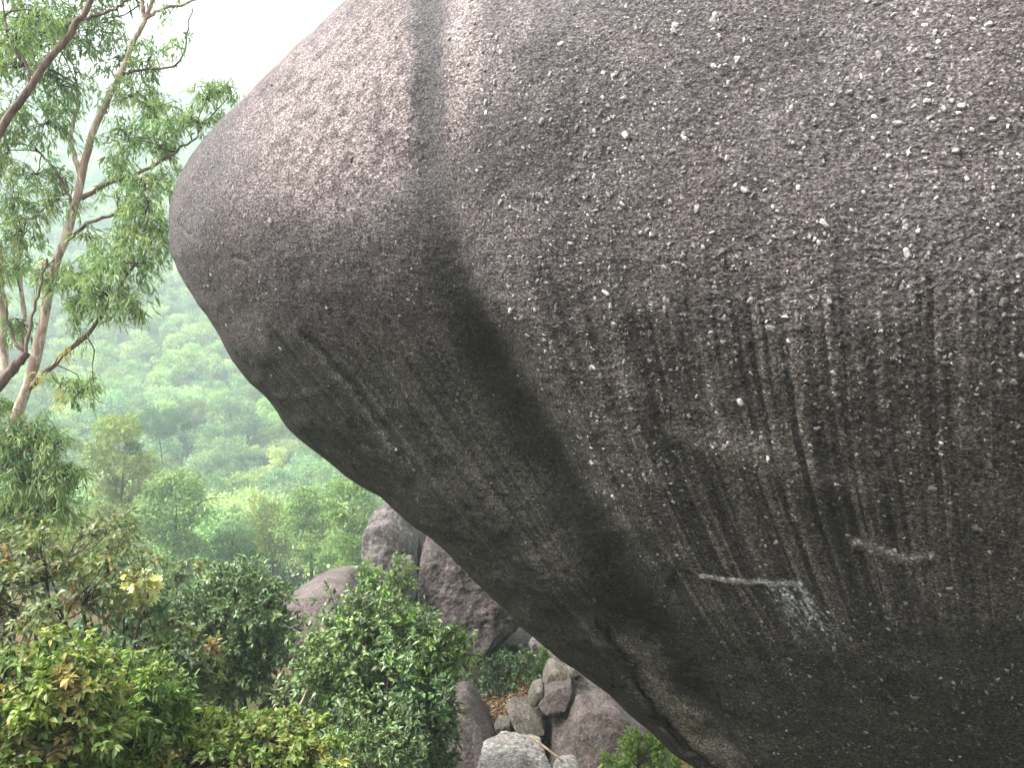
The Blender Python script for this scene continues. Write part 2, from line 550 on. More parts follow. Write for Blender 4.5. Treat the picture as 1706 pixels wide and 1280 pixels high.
def boulder_depth(px, py):
    D = tps_eval(DW, DXY, np.stack([px, py], -1) / 500.0)
    x0 = flow_x(px, py)
    # the long run-off groove: a shallow chute above, a deep fold below
    up = sm(420, 250, py)
    D = D + 0.07 * np.exp(-((x0 - 716) / 30.0) ** 2) * up
    d, sd, al = seg_dist(px, py, TONGUE)
    u = np.where(sd < 0, d, -d)
    lo = sm(0.0, 0.35, al) * sm(1.0, 0.7, al)
    D = D + 0.24 * lo * np.exp(-(np.where(u > 0, u / 42.0, u / 85.0)) ** 2)
    D = D - 0.10 * lo * np.exp(-((u - 85) / 50.0) ** 2)
    # low ridges following the run-off on the underside
    und = sm(430, 620, py) * sm(1080, 700, x0)
    D = D + 0.022 * und * fbm(P3(x0 / 46.0, py / 420.0, 2.0), 2)
    fac = sm(350, 560, py) * sm(820, 940, x0)
    D = D + 0.016 * fac * fbm(P3(x0 / 20.0, py / 300.0, 9.0), 3)
    # crease where the face breaks into the overhang
    d, sd, al = seg_dist(px, py, [(880, 560), (1010, 630), (1110, 690), (1200, 750), (1300, 785), (1420, 840), (1560, 900)])
    D = D - 0.05 * np.exp(-(d / 38.0) ** 2) * sm(0, 0.2, al) * sm(1, 0.75, al)
    # lips with an undercut below them
    for pts, amp, w in (([(1120, 940), (1165, 958), (1230, 966), (1275, 967), (1335, 974), (1350, 972)], 0.05, 55.0),
                        ([(1425, 906), (1455, 914), (1485, 925), (1520, 934), (1548, 926)], 0.075, 40.0)):
        wx, wy = wob(px, py, 20.0, 3.5, 3.0)
        d, sd, al = seg_dist(px + wx, py + wy, pts)
        below = np.where(sd > 0, d, -d)
        e = sm(0.0, 0.08, al) * sm(1.0, 0.92, al)
        D = D + e * amp * (sm(-1.0, 3.5, below) * np.exp(-np.maximum(below, 0) / w)) - e * amp * 0.15 * np.exp(-(np.minimum(below, 0) / 3.5) ** 2) * (below < 3)
    # exfoliation flake near the lower rim: left of the line stands proud
    wx, wy = wob(px, py, 22.0, 8.0, 5.0)
    d, sd, al = seg_dist(px + wx, py + wy, [(985, 1012), (1002, 1050), (1022, 1076), (1056, 1108), (1058, 1132), (1072, 1160), (1090, 1178), (1088, 1196), (1130, 1240), (1190, 1290), (1240, 1340)])
    left = np.where(sd > 0, d, -d)
    e = sm(0.0, 0.15, al)
    D = D - e * 0.13 * sm(-2.5, 1.0, left) * np.exp(-np.maximum(left, 0) / 90.0) + e * 0.06 * np.exp(-((left + 8) / 12.0) ** 2)
    # second, fainter crack to the right
    d, sd, al = seg_dist(px + wx, py + wy, [(1150, 1080), (1172, 1115), (1195, 1150), (1206, 1190)])
    D = D + 0.03 * np.exp(-(d / 3.5) ** 2)
    # scar lines on the nose underside
    d, sd, al = seg_dist(px + wx * .5, py + wy * .5, [(490, 545), (540, 596), (590, 652), (620, 694), (652, 738), (690, 790)])
    D = D + 0.045 * np.where(sd < 0, 1, 0.2) * np.exp(-(d / 7.0) ** 2) * sm(0, 0.1, al) * sm(1, 0.85, al)
    d, sd, al = seg_dist(px + wx * .5, py + wy * .5, [(600, 560), (650, 620), (705, 690), (760, 770)])
    D = D + 0.03 * np.exp(-(d / 6.0) ** 2) * sm(0, 0.2, al) * sm(1, 0.8, al)
    # crack on the nose
    d, sd, al = seg_dist(px + wx * .4, py + wy * .4, [(284, 362), (300, 372), (316, 388), (330, 398)])
    D = D + 0.05 * np.exp(-(d / 2.5) ** 2)
    d, sd, al = seg_dist(px, py, [(390, 428), (405, 430), (418, 440)])
    D = D + 0.04 * np.exp(-(d / 3.0) ** 2)
    return D


Dsm = boulder_depth(PXf, PYf)
roll = 0.75 + 0.9 * sm(R(5), R(-25), th) + 0.25 * sm(R(25), R(50), th)
roll = roll[:, None]
edge_m = (1 - S) * RIM * Dsm / F
tq = np.clip(1 - edge_m / roll, 0, 1)
Df = Dsm + roll * 0.85 * (1 - np.sqrt(np.maximum(1 - tq ** 2, 0)))
Pf = at(PXf, PYf, Df)
# natural relief along the view-independent normal
tang_s = np.gradient(Pf, axis=1)
tang_t = np.roll(Pf, -1, 0) - np.roll(Pf, 1, 0)
nrm = np.cross(tang_s, tang_t)
nrm /= np.linalg.norm(nrm, axis=2)[..., None] + 1e-12
if (nrm[400, 200] @ np.array([0, -1.0, 0])) < 0:
    nrm = -nrm
PX0f = flow_x(PXf, PYf)
rough = (0.055 * fbm(Pf * 0.9, 3) + 0.012 * fbm(Pf * 3.1 + 5, 3) + 0.006 * fbm(Pf * np.array([11, 11, 15.0]), 2)
         + 0.005 * perlin(Pf * np.array([27, 27, 40.0]) + 3.3))
fl = fbm(Pf * np.array([1.3, 1.3, 1.9]) + 77, 4)
flk = sm(0.02, 0.05, fl) + sm(0.17, 0.20, fl) + sm(-0.16, -0.13, fl)
underm = sm(480, 760, PYf + 0.25 * (700 - PXf))
rough = rough + (0.003 + 0.009 * underm * sm(0.80, 0.95, S)) * flk
fade = sm(1.0, 0.985, S)
Pf = Pf + nrm * (rough * fade)[..., None]

# back half
NB = 70
tb = np.linspace(0, 1, NB + 1)[:-1]
s_b = np.cos(tb * math.pi / 2)                                  # 1 -> 0
Sb, THb = np.meshgrid(s_b, th)
PXb = CX - Sb * RIM * np.cos(THb)
PYb = CY + Sb * RIM * np.sin(THb)
Drim = Df[:, -1:]
Db = Drim * Sb ** 2 + 8.4 * (1 - Sb ** 2) + 5.0 * np.sqrt(np.maximum(1 - Sb ** 2, 0))
PXb = CX + (PXb - CX) * (Drim / Db) * 0.9 + 0.1 * (PXb - CX) * (Drim / Db)
PYb = 640 + (PYb - 640) * (Drim / Db)
Pb = at(PXb, PYb, Db)
Pb = Pb + 0.25 * (1 - Sb)[..., None] * fbm(Pb * 0.5, 3)[..., None]
Pb[:, 0] = Pf[:, -1]

allv = np.concatenate([Pf.reshape(-1, 3), Pb[:, 1:].reshape(-1, 3), Pf[:, 0].mean(0)[None], Pb[:, -1].mean(0)[None]])
nF = NTH * NS
iF = np.arange(nF).reshape(NTH, NS)
iB = (nF + np.arange(NTH * (NB - 1))).reshape(NTH, NB - 1)
ring = np.concatenate([iF, iB], 1)
r2 = np.roll(ring, -1, 0)
quads = np.stack([ring[:, :-1], ring[:, 1:], r2[:, 1:], r2[:, :-1]], -1).reshape(-1, 4)
cF, cB = len(allv) - 2, len(allv) - 1
tri1 = np.stack([np.full(NTH, cF), ring[:, 0], r2[:, 0]], -1)
tri2 = np.stack([np.full(NTH, cB), r2[:, -1], ring[:, -1]], -1)

# ---- mineral colour of the surface (stains, lichen, algae) and painted shade, in linear albedo
def boulder_colour(px, py, P):
    x0 = flow_x(px, py)
    base = np.array([0.178, 0.158, 0.160])
    c = np.ones(px.shape + (3,)) * base
    # broad mottling, warm/cool
    m = fbm(P * 1.1 + 3, 4)
    c *= (1 + 0.35 * m)[..., None]
    w = fbm(P * 0.8 + 30, 3)
    c *= 1 + np.stack([0.06 * w, 0 * w, -0.05 * w], -1)

    def blend(mask, col, k=1.0):
        nonlocal c
        mk = np.clip(mask * k, 0, 1)[..., None]
        c = c * (1 - mk) + np.array(col) * mk
    fine = fbm(P * 9.0 + 11, 4)
    # olive-brown film low on the face
    ol = sm(430, 720, py + 90 * fbm(P * 1.6, 3)) 
    blend(ol, (0.150, 0.140, 0.112), 0.80)
    # older black crust plus painted-in shade under the nose and lower overhang
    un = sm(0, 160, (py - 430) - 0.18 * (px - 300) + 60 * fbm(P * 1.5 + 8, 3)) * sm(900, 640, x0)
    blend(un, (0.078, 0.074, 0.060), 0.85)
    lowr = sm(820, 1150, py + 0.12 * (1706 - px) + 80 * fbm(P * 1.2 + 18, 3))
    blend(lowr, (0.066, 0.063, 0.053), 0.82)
    # pale lichen sheet on the sunny shoulder, eaten into by dark pits
    sh = sm(1.0, 0.35, np.hypot((px - 590 + 0.35 * (py - 180)) / 250.0, (py - 170) / 270.0) + 0.28 * fbm(P * 2.2 + 2, 4))
    pits = sm(0.02, 0.20, fbm(P * np.array([8.5, 8.5, 6.0]) + 4, 3))
    blend(sh, (0.425, 0.366, 0.360), 0.92)
    blend(sh * pits, (0.170, 0.145, 0.142), 0.85)
    # second pale run right of the chute
    p2 = np.exp(-((x0 - 772) / 34.0) ** 2) * sm(300, 60, py) * (0.5 + 0.8 * sm(-0.2, 0.25, fine))
    blend(p2, (0.45, 0.405, 0.395), 0.9)
    p3 = sm(0.0, 0.3, fbm(P * 1.7 + 61, 3)) * sm(700, 860, px) * sm(330, 120, py) * sm(1150, 900, px)
    blend(p3, (0.33, 0.295, 0.285), 0.55)
    # grey chute
    ch = np.exp(-np.abs((x0 - 718 + 10 * fbm(P * 2.5 + 70, 3)) / 33.0) ** 3.5) * sm(500, 290, py + 60 * fine)
    blend(ch, (0.105, 0.100, 0.105), 0.95)
    # black stain band left shoulder -> nose
    nb = sm(330, 440, py + 40 * fbm(P * 2 + 50, 3)) * sm(650, 560, py) * sm(300, 420, px) * sm(800, 700, px)
    blend(nb, (0.135, 0.115, 0.115), 0.45)
    # dark and pale run-off streaks on the face, each starting at its own height
    xw = x0 + 5 * fbm(P3(x0 / 50.0, py / 140.0, 14.0), 2)
    start = 345 + 300 * fbm(P3(xw / 30.0, 0, 5.0), 3) + 0.10 * np.abs(x0 - 1150)
    env = sm(0, 170, py - start) * sm(820, 900, x0) * sm(1210, 900, py) * (0.45 + 0.55 * sm(1660, 1480, x0))
    grp = 0.5 + 0.5 * sm(-0.22, 0.18, fbm(P3(xw / 75.0, py / 420.0, 18.0), 3))
    s1 = grp * sm(0.0, 0.16, fbm(P3(xw / 14.0, py / 900.0, 1.5), 2) + 0.14 * fine)
    blend(env * s1, (0.034, 0.030, 0.028), 0.95)
    s2 = sm(0.02, 0.30, fbm(P3(xw / 55.0, py / 520.0, 8.5), 3) + 0.12 * fine)
    blend(env * s2, (0.050, 0.045, 0.041), 0.78)
    s3 = sm(0.06, 0.22, fbm(P3(xw / 12.0, py / 700.0, 21.5), 2) + 0.14 * fine)
    blend(env * s3 * (0.35 + 0.65 * grp) * (1 - 0.6 * s2), (0.36, 0.325, 0.295), 0.6)
    # faint long streaks above, under the crystals
    s4 = sm(0.0, 0.35, fbm(P3(xw / 40.0, py / 500.0, 41.5), 3)) * sm(760, 860, x0) * sm(520, 300, py)
    blend(s4, (0.125, 0.112, 0.116), 0.55)
    # broad dark clouds
    cl = sm(0.02, 0.28, fbm(P3(x0 / 110.0, py / 260.0, 33.0), 3)) * sm(420, 600, py) * sm(840, 960, x0)
    blend(cl, (0.062, 0.056, 0.050), 0.55)
    # run-off on the underside of the nose: dark and pale lines
    blend(sm(1.0, 0.3, np.hypot((px - 890) / 150.0, (py - 250) / 120.0) + 0.4 * fbm(P * 2.4 + 44, 4)), (0.098, 0.086, 0.094), 0.65)
    ue = sm(470, 600, py) * sm(860, 720, x0)
    u1 = sm(0.06, 0.24, fbm(P3(x0 / 15.0, py / 700.0, 71.0), 2) + 0.15 * fine)
    blend(ue * u1, (0.170, 0.160, 0.140), 0.55)
    u2 = sm(0.04, 0.24, fbm(P3(x0 / 19.0, py / 700.0, 91.0), 2) + 0.15 * fine)
    blend(ue * u2, (0.040, 0.037, 0.033), 0.65)
    bl2 = fbm(P * 2.6 + 51, 4)
    c *= (1 + 0.32 * bl2 * sm(450, 620, py))[..., None]
    # black tongue of algae down the fold
    d, sd, al = seg_dist(px, py, TONGUE)
    u = np.where(sd < 0, d, -d) + 16 * fbm(P3(x0 / 30.0, py / 160.0, 3.0), 3) + 6 * fine
    tong = np.exp(-np.abs(np.where(u > 0, u / 33.0, u / 46.0)) ** 3.0) * sm(-0.08, 0.2, al) * sm(1.0, 0.80, al)
    blend(tong, (0.020, 0.020, 0.018), 0.95)
    # fresh scar on the nose underside
    wx, wy = wob(px, py, 22.0, 8.0, 5.0)
    d, sd, al = seg_dist(px + wx * .5, py + wy * .5, [(490, 545), (540, 596), (590, 652), (620, 694), (652, 738), (690, 790)])
    blend(np.exp(-((d * np.where(sd > 0, 1, 2.5)) / 9.0) ** 2) * sm(0, 0.12, al) * sm(1, 0.7, al), (0.27, 0.26, 0.21), 0.85)
    blend(np.exp(-((d - 9) / 4.0) ** 2) * (sd < 0) * sm(0, 0.12, al) * sm(1, 0.7, al), (0.03, 0.03, 0.028), 0.8)
    d, sd, al = seg_dist(px + wx * .5, py + wy * .5, [(600, 560), (650, 620), (705, 690), (760, 770)])
    blend(np.exp(-(d / 5.0) ** 2) * sm(0, .2, al) * sm(1, .8, al), (0.20, 0.19, 0.165), 0.7)
    # paler band along the crease
    d, sd, al = seg_dist(px, py, [(1120, 715), (1200, 752), (1300, 788)])
    blend(np.exp(-(d / 16.0) ** 2), (0.26, 0.24, 0.205), 0.7)
    # lips
    wx2, wy2 = wob(px, py, 20.0, 3.5, 3.0)
    d, sd, al = seg_dist(px + wx2, py + wy2, [(1165, 958), (1230, 966), (1275, 967), (1335, 974)])
    blend(np.exp(-(d / 2.6) ** 2), (1.7, 1.7, 1.65), 0.9)
    f0 = 0.75 * (py - 968)
    bl = sm(1262, 1285, px - f0 * 0.72 + 8 * fine) * sm(1346, 1318, px - f0 * 1.05 + 8 * fine) * sm(960, 972, py) * sm(1085, 985, py)
    fib = sm(-0.12, 0.15, fbm(P3((px - 0.75 * (py - 968)) / 5.0, py / 40.0, 4.0), 3) + 0.5 * fine)
    blend(bl * fib, (0.80, 0.90, 0.96), 0.75)
    d, sd, al = seg_dist(px + wx2, py + wy2, [(1425, 906), (1455, 914), (1485, 925), (1520, 934), (1548, 926)])
    blend(np.exp(-((d + 3 * fine) / 6.0) ** 2), (1.0, 0.98, 0.92), 0.85)
    d, sd, al = seg_dist(px, py, [(1575, 1140), (1596, 1185), (1615, 1215), (1640, 1222)])
    blend(np.exp(-(d / 5.0) ** 2) * sm(-.1, .2, fine), (0.24, 0.235, 0.215), 0.6)
    # peeled strip right of the flake
    d, sd, al = seg_dist(px + wx, py + wy, [(1000, 1020), (1022, 1076), (1056, 1108), (1060, 1132), (1078, 1165), (1100, 1190), (1150, 1240), (1220, 1300)])
    strip = (sd < 0) * sm(66, 18, d + 26 * fine) * sm(0.05, 0.3, al)
    blend(strip * (0.6 + 0.7 * sm(-.1, .3, fbm(P * 5 + 9, 3))), (0.36, 0.335, 0.275), 0.85)
    blend(np.exp(-((d) / 2.6) ** 2) * sm(0, .1, al), (0.02, 0.018, 0.016), 0.9)
    # weathered brown band along the lower rim
    blend(sm(45, 10, (1 - np.clip(np.hypot(px - CX, py - CY) / np.interp(np.arctan2(py - CY, -(px - CX)), angp, radp), 0, 1)) * 1200) * sm(760, 900, py),
          (0.115, 0.098, 0.075), 0.55)
    # green-black damp at the far left rim
    return np.clip(c * np.array([0.405, 0.382, 0.380]), 0.008, 0.8)


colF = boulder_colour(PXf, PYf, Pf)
colB = np.ones((NTH, NB - 1, 3)) * np.array([0.07, 0.063, 0.061])
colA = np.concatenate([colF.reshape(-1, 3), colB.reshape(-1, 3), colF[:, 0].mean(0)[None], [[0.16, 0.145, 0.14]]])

t = NT('weathered_granite')
a = t.n('VertexColor', layer_name='col')
v = t.coord('Object')
vz = t.coord('Object', (1, 1, 1.5))
g1 = t.noise(vz, 46, 3, 0.8, 0.4)
g2 = t.noise(vz, 21, 4, 0.7, 0.2)
c = t.mix(a.outputs[0], t.ramp(g1, [(0.35, 0.08), (0.45, 0.55), (0.55, 1.45), (0.65, 2.9)]), 1.0, 'MULTIPLY')
c = t.mix(c, t.ramp(g2, [(0.32, 0.55), (0.5, 1.0), (0.68, 1.45)]), 1.0, 'MULTIPLY')
vo = t.n('TexVoronoi', feature='F1')
t.l(vz, vo.inputs['Vector']); vo.inputs['Scale'].default_value = 34
pick = t.n('SeparateColor'); t.l(vo.outputs['Color'], pick.inputs[0])
chip = t.math('MULTIPLY', t.ramp(pick.outputs[0], [(0.80, 0.0), (0.84, 1.0)]), t.ramp(vo.outputs['Distance'], [(0.26, 1.0), (0.36, 0.0)]))
chipc = t.mix(c, (2.3, 2.25, 2.2), 1.0, 'MULTIPLY')
c = t.mix(c, chipc, chip)
smooth_m = t.ramp(t.noise(v, 1.3, 4, 0.6), [(0.38, 0.25), (0.60, 1.0)])
h = t.math('ADD', t.math('MULTIPLY', g1, smooth_m), t.math('MULTIPLY', chip, 0.35))
nb = t.bump(h, 0.9, 0.016)
nb = t.bump(g2, 0.7, 0.020, nb)
t.principled(c, 0.85, nb, 0.25)
M['boulder'] = t.m

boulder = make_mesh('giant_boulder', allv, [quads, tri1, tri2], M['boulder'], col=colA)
tag(boulder, 'giant dark overhanging granite boulder streaked black and studded with pale crystals, filling the right', 'boulder')

# ---- pale feldspar crystals standing out of the weathered face
def crystal_shape(seed):
    """an irregular tabular crystal: hexagonal tablet with a narrower worn top, unit length along x"""
    r = np.random.default_rng(seed)
    ar = r.uniform(0.28, 0.62)
    pts = np.array([(-.5, 0), (-.36, -.5), (.33, -.5), (.5, -.05), (.36, .5), (-.30, .5)]) * np.array([1, ar])
    pts = pts + r.normal(scale=0.055, size=pts.shape)
    top = pts * r.uniform(0.55, 0.75) + r.normal(scale=0.04, size=(1, 2))
    hh = r.uniform(0.20, 0.42)
    vs = [(x, y, -0.25) for x, y in pts] + [(x, y, hh * 0.55) for x, y in pts * 1.02] + [(x, y, hh + r.normal() * 0.05) for x, y in top] + [(0, 0, hh * 1.08)]
    fs = []
    for k in range(6):
        j = (k + 1) % 6
        fs += [(k, j, 6 + j), (k, 6 + j, 6 + k), (6 + k, 6 + j, 12 + j), (6 + k, 12 + j, 12 + k), (12 + k, 12 + j, 18)]
    return np.array(vs), np.array(fs)


t = NT('feldspar')
v = t.coord('Object')
oi = t.n('ObjectInfo')
a = t.n('VertexColor', layer_name='col')
gn = t.n('NewGeometry')
g = t.noise(gn.outputs['Position'], 70, 4, 0.7)
c = t.mix(a.outputs[0], t.ramp(g, [(0.30, 0.35), (0.5, 0.9), (0.70, 1.15)]), 1.0, 'MULTIPLY')
rv = t.n('HueSaturation')
rr = t.math('MULTIPLY_ADD', oi.outputs['Random'], 0.8); t.t.nodes[-1].inputs[2].default_value = 0.50
t.l(rr, rv.inputs['Value']); t.l(c, rv.inputs['Color'])
t.principled(rv.outputs[0], 0.7, t.bump(g, 0.8, 0.008), 0.3)
M['feldspar'] = t.m

flat_idx = np.arange(nF).reshape(NTH, NS)
vis = (PXf > -20) & (PXf < 1730) & (PYf > -20) & (PYf < 1300) & (S < 0.985)
cellA = np.abs(np.gradient(S * RIM, axis=1) * np.gradient(TH, axis=0) * S * RIM)
dens = vis * cellA * Df ** 2
# few on the lichen shoulder and the far nose; thick on the upper face
w_area = (0.12 + 1.0 * sm(740, 860, flow_x(PXf, PYf))) * (0.45 + 0.75 * sm(1000, 500, PYf)) * (0.75 + 0.5 * sm(-0.25, 0.3, fbm(Pf * 1.5 + 21, 3)))
w_area = w_area + 0.25 * sm(420, 470, PYf) * sm(560, 420, PYf) * sm(820, 700, PXf)
wgt = (dens * w_area).ravel()
wgt /= wgt.sum()
vn = nrm.reshape(-1, 3)
vp = Pf.reshape(-1, 3)
vc = colF.reshape(-1, 3)
NCR = 4200
pickv = RNG.choice(nF, NCR, replace=False, p=wgt)
size = np.clip(np.exp(RNG.normal(math.log(0.0195), 0.46, NCR)), 0.009, 0.068)
px_size = size * F / Df.ravel()[pickv]
order = np.argsort(-px_size)
shapes = [crystal_shape(100 + k) for k in range(8)]
meshes = {}


def crystal_frame(i, rs):
    n = Vector(vn[i] + rs.normal(scale=0.25, size=3)).normalized()
    up = Vector((0, 0, 1)) - n * n.z
    up.normalize()
    sd = n.cross(up)
    a = rs.normal(0.35, 0.75)
    x = up * math.cos(a) + sd * math.sin(a)
    y = n.cross(x)
    return x, y, n


sv, sf, scol = [], [], []
nv = 0
NPART = 300
for rank, k in enumerate(order):
    i = pickv[k]
    x, y, n = crystal_frame(i, RNG)
    L = size[k]
    p = Vector(vp[i]) - n * L * 0.10
    dirt_shade = float(np.clip(np.mean(vc[i]) / 0.070, 0.08, 1.0))  # follows the rock colour: its stains and the painted underside shade
    tone = np.array([0.50, 0.47, 0.45]) * (0.03 + 0.97 * dirt_shade) * RNG.uniform(0.30, 1.0)
    q = rank % 8
    if rank < NPART:
        tier = 0 if dirt_shade > 0.8 else (1 if dirt_shade > 0.55 else 2)
        key = (q, tier)
        if key not in meshes:
            tcol = np.array([0.40, 0.378, 0.362]) * (0.95, 0.55, 0.22)[tier]
            o = make_mesh('crystal', shapes[q][0], shapes[q][1], M['feldspar'], smooth=False, col=np.tile(tcol, (19, 1)))
            meshes[key] = o.data
        else:
            o = bpy.data.objects.new('crystal', meshes[key])
            COL.objects.link(o)
        mt = Matrix((x, y, n)).transposed().to_4x4()
        o.matrix_world = Matrix.Translation(p) @ mt @ Matrix.Diagonal((L, L, L, 1))
        o.parent = boulder
    else:
        V, Fc = shapes[q]
        B = np.array([x, y, n])
        sv.append(V * L @ B + np.array(p))
        sf.append(Fc + nv)
        scol.append(np.tile(tone, (19, 1)))
        nv += 19
o = make_mesh('small_crystals', np.concatenate(sv), np.concatenate(sf), M['feldspar'], boulder, smooth=False, col=np.concatenate(scol))
o['kind'] = 'stuff'

# ------------------------------------------------------------------ other rocks
_cs = {}


def cube_sphere(n):
    if n in _cs:
        return _cs[n]
    a = np.tan(np.linspace(-1, 1, n + 1) * math.pi / 4)
    u, w = np.meshgrid(a, a)
    one = np.ones_like(u)
    Vs, Fs = [], []
    for k, (x, y, z) in enumerate(((one, u, w), (-one, w, u), (u, w, one), (w, u, -one), (w, one, u), (u, -one, w))):
        p = np.stack([x, y, z], -1).reshape(-1, 3)
        i = np.arange((n + 1) ** 2).reshape(n + 1, n + 1) + k * (n + 1) ** 2
        Vs.append(p)
        Fs.append(np.stack([i[:-1, :-1], i[:-1, 1:], i[1:, 1:], i[1:, :-1]], -1).reshape(-1, 4))
    V = np.concatenate(Vs)
    V /= np.linalg.norm(V, axis=1)[:, None]
    key = np.round(V * 1e5).astype(np.int64)
    _, first, inv = np.unique(key, axis=0, return_index=True, return_inverse=True)
    _cs[n] = (V[first], inv.reshape(-1)[np.concatenate(Fs)])
    return _cs[n]


def hull_planes(pts):
    bm = bmesh.new()
    for p in pts:
        bm.verts.new([float(q) for q in p])
    bmesh.ops.convex_hull(bm, input=bm.verts)
    bm.normal_update()
    pl = [(np.array(f.normal), float(f.normal.dot(f.verts[0].co))) for f in bm.faces if f.calc_area() > 1e-9]
    bm.free()
    N = np.array([p[0] for p in pl]); d = np.array([p[1] for p in pl])
    neg = d < 0
    N[neg] *= -1; d[neg] *= -1
    return N, d


def rock(name, label, outline, D, thick, mat, gx=0.0, gy=0.0, sharp=14.0, n=44, amp=0.04, freq=1.6, front=0.78, fine=0.012, cat='boulder', group=None, seed=0, down=0.0, cracks=(), cuts=18):
    """a boulder whose outline, seen at distance D, is given in photo pixels; thick = size away from us;
    gx, gy lean its plane (metres of distance per pixel); down = extra metres of foot below"""
    oc = np.array(outline, float)
    cx, cy = oc.mean(0)
    DD = D + gx * (oc[:, 0] - cx) + gy * (oc[:, 1] - cy)
    ringm = at(oc[:, 0], oc[:, 1], DD)
    q = (oc - oc.mean(0)) * front + oc.mean(0)
    fw = np.array([0, CP, -SP])
    ringf = at(q[:, 0], q[:, 1], D + gx * (q[:, 0] - cx) + gy * (q[:, 1] - cy)) - fw * thick * 0.42
    ringb = ringm * 0.8 + ringm.mean(0) * 0.2 + fw * thick * 0.58
    pts = np.concatenate([ringm, ringf, ringb])
    if down:
        low = pts[pts[:, 2] < np.percentile(pts[:, 2], 35)].copy()
        low[:, 2] -= down
        pts = np.concatenate([pts, low])
    cen = pts.mean(0)
    N, d = hull_planes(pts - cen)
    rc = np.random.default_rng(500 + seed)
    cn = unit(rc.normal(size=(cuts, 3)))
    if cuts:
        sup = np.max((pts - cen) @ cn.T, 0)
        N = np.concatenate([N, cn]); d = np.concatenate([d, sup * rc.uniform(0.76, 0.95, cuts)])
    sharp = sharp * 3.6
    V, Fc = cube_sphere(n)
    den = np.maximum(V @ N.T, 1e-4) / d[None]
    r = (np.sum(den ** sharp, 1)) ** (-1.0 / sharp)
    P = V * r[:, None]
    size = np.median(r)
    W = P + cen + seed * 3.7
    f1 = fbm(W * freq, 4)
    f2 = fbm(W * freq * 5 + 9, 3) - 0.8 * np.abs(fbm(W * freq * 3 + 4, 3))
    P = P * (1 + (amp * f1 * min(1.0, size) * 2 + fine * f2) / np.maximum(r, 0.05))[:, None]
    for (cpts, cw, cd) in cracks:
        # crack: groove where the surface passes a plane through the given photo points
        c3 = at(np.array([c[0] for c in cpts]), np.array([c[1] for c in cpts]), D - thick * 0.4) - cen
        for k in range(len(c3) - 1):
            ab = c3[k + 1] - c3[k]
            tq = np.clip(((P - c3[k]) @ ab) / (ab @ ab), 0, 1)
            off = P - c3[k] - tq[:, None] * ab
            dl = np.hypot(off[:, 0], off[:, 2])
            P = P * (1 - cd * np.exp(-(dl / cw) ** 2) * (P[:, 1] < 0) / np.maximum(np.linalg.norm(P, axis=1), .05))[:, None]
    o = make_mesh(name, P, Fc, mat)
    o.location = tuple(cen)
    tag(o, label, cat, group)
    return o


rock('upright_boulder', 'rounded grey boulder standing upright at the left of the rock cluster', [(603, 905), (606, 880), (618, 856), (640, 840), (662, 846), (684, 868), (694, 905), (692, 950), (680, 1010), (610, 1010)],
     19.0, 2.6, M['rock_grey'], amp=0.08, sharp=14, fine=0.04, n=60, down=0.6, seed=1)
rock('back_slab', 'narrow grey rock in shade wedged behind the leaning slab', [(672, 868), (705, 880), (722, 930), (720, 990), (690, 1000), (676, 930)], 20.5, 1.6, M['rock_purple'], seed=2, down=1.0)
rock('chock_stone', 'small stone wedged in the cleft between upright boulder and leaning slab', [(669, 932), (676, 926), (688, 927), (690, 938), (686, 948), (672, 948)], 17.6, 0.35, M['rock_grey'], n=20, amp=0.02, seed=3, cat='stone')
rock('low_boulder', 'low rounded pinkish boulder peeping out above the bushes', [(452, 1020), (470, 1000), (500, 977), (540, 962), (575, 959), (605, 968), (618, 995), (610, 1045), (480, 1055)],
     18.0, 3.0, M['rock_pink'], gy=-0.010, amp=0.03, sharp=9, seed=4, down=1.0)
rock('leaning_slab', 'large purplish rough faced slab leaning under the giant boulder', [(688, 960), (694, 905), (712, 880), (745, 885), (800, 930), (850, 985), (882, 1030), (868, 1062), (822, 1094), (778, 1096), (722, 1060), (696, 1010)],
     15.5, 2.6, M['rock_purple'], gy=-0.004, amp=0.06, freq=2.2, fine=0.035, front=0.86, sharp=22, n=90, seed=5)
rock('ramp_boulder', 'smooth grey boulder sloping down beside the dark leaved bush', [(728, 1165), (748, 1152), (776, 1150), (800, 1186), (826, 1232), (842, 1290), (740, 1310), (728, 1240)],
     12.6, 1.8, M['rock_pink'], gy=-0.006, amp=0.03, sharp=9, seed=6, down=0.8)
rock('wedge_stone', 'pale wedge shaped stone with a flat top on the leaf litter', [(842, 1178), (850, 1171), (886, 1180), (914, 1190), (912, 1210), (890, 1232), (872, 1237), (856, 1214)],
     12.6, 0.9, M['rock_tan'], gy=-0.006, amp=0.03, sharp=18, n=40, seed=7, cat='stone', front=0.85)
rock('small_stone', 'small brown stone left of the wedge shaped stone', [(822, 1212), (830, 1200), (850, 1200), (856, 1214), (846, 1230), (828, 1232)], 12.9, 0.5, M['rock_tan'], n=24, amp=0.03, seed=8, cat='stone')
rock('white_boulder', 'bright whitish boulder at the bottom edge below the stones', [(793, 1268), (842, 1237), (886, 1238), (916, 1264), (925, 1330), (800, 1335)],
     10.6, 1.3, M['rock_white'], gy=-0.008, amp=0.06, sharp=16, seed=9, down=1.0, front=0.92, fine=0.035, n=60, freq=2.6)
rock('white_stone', 'smaller whitish rock at the bottom edge right of the white boulder', [(920, 1282), (932, 1264), (944, 1264), (966, 1284), (985, 1320), (930, 1330)], 10.4, 0.8, M['rock_white'], gy=-0.006, amp=0.03, n=30, seed=10, down=1.0, cat='stone')
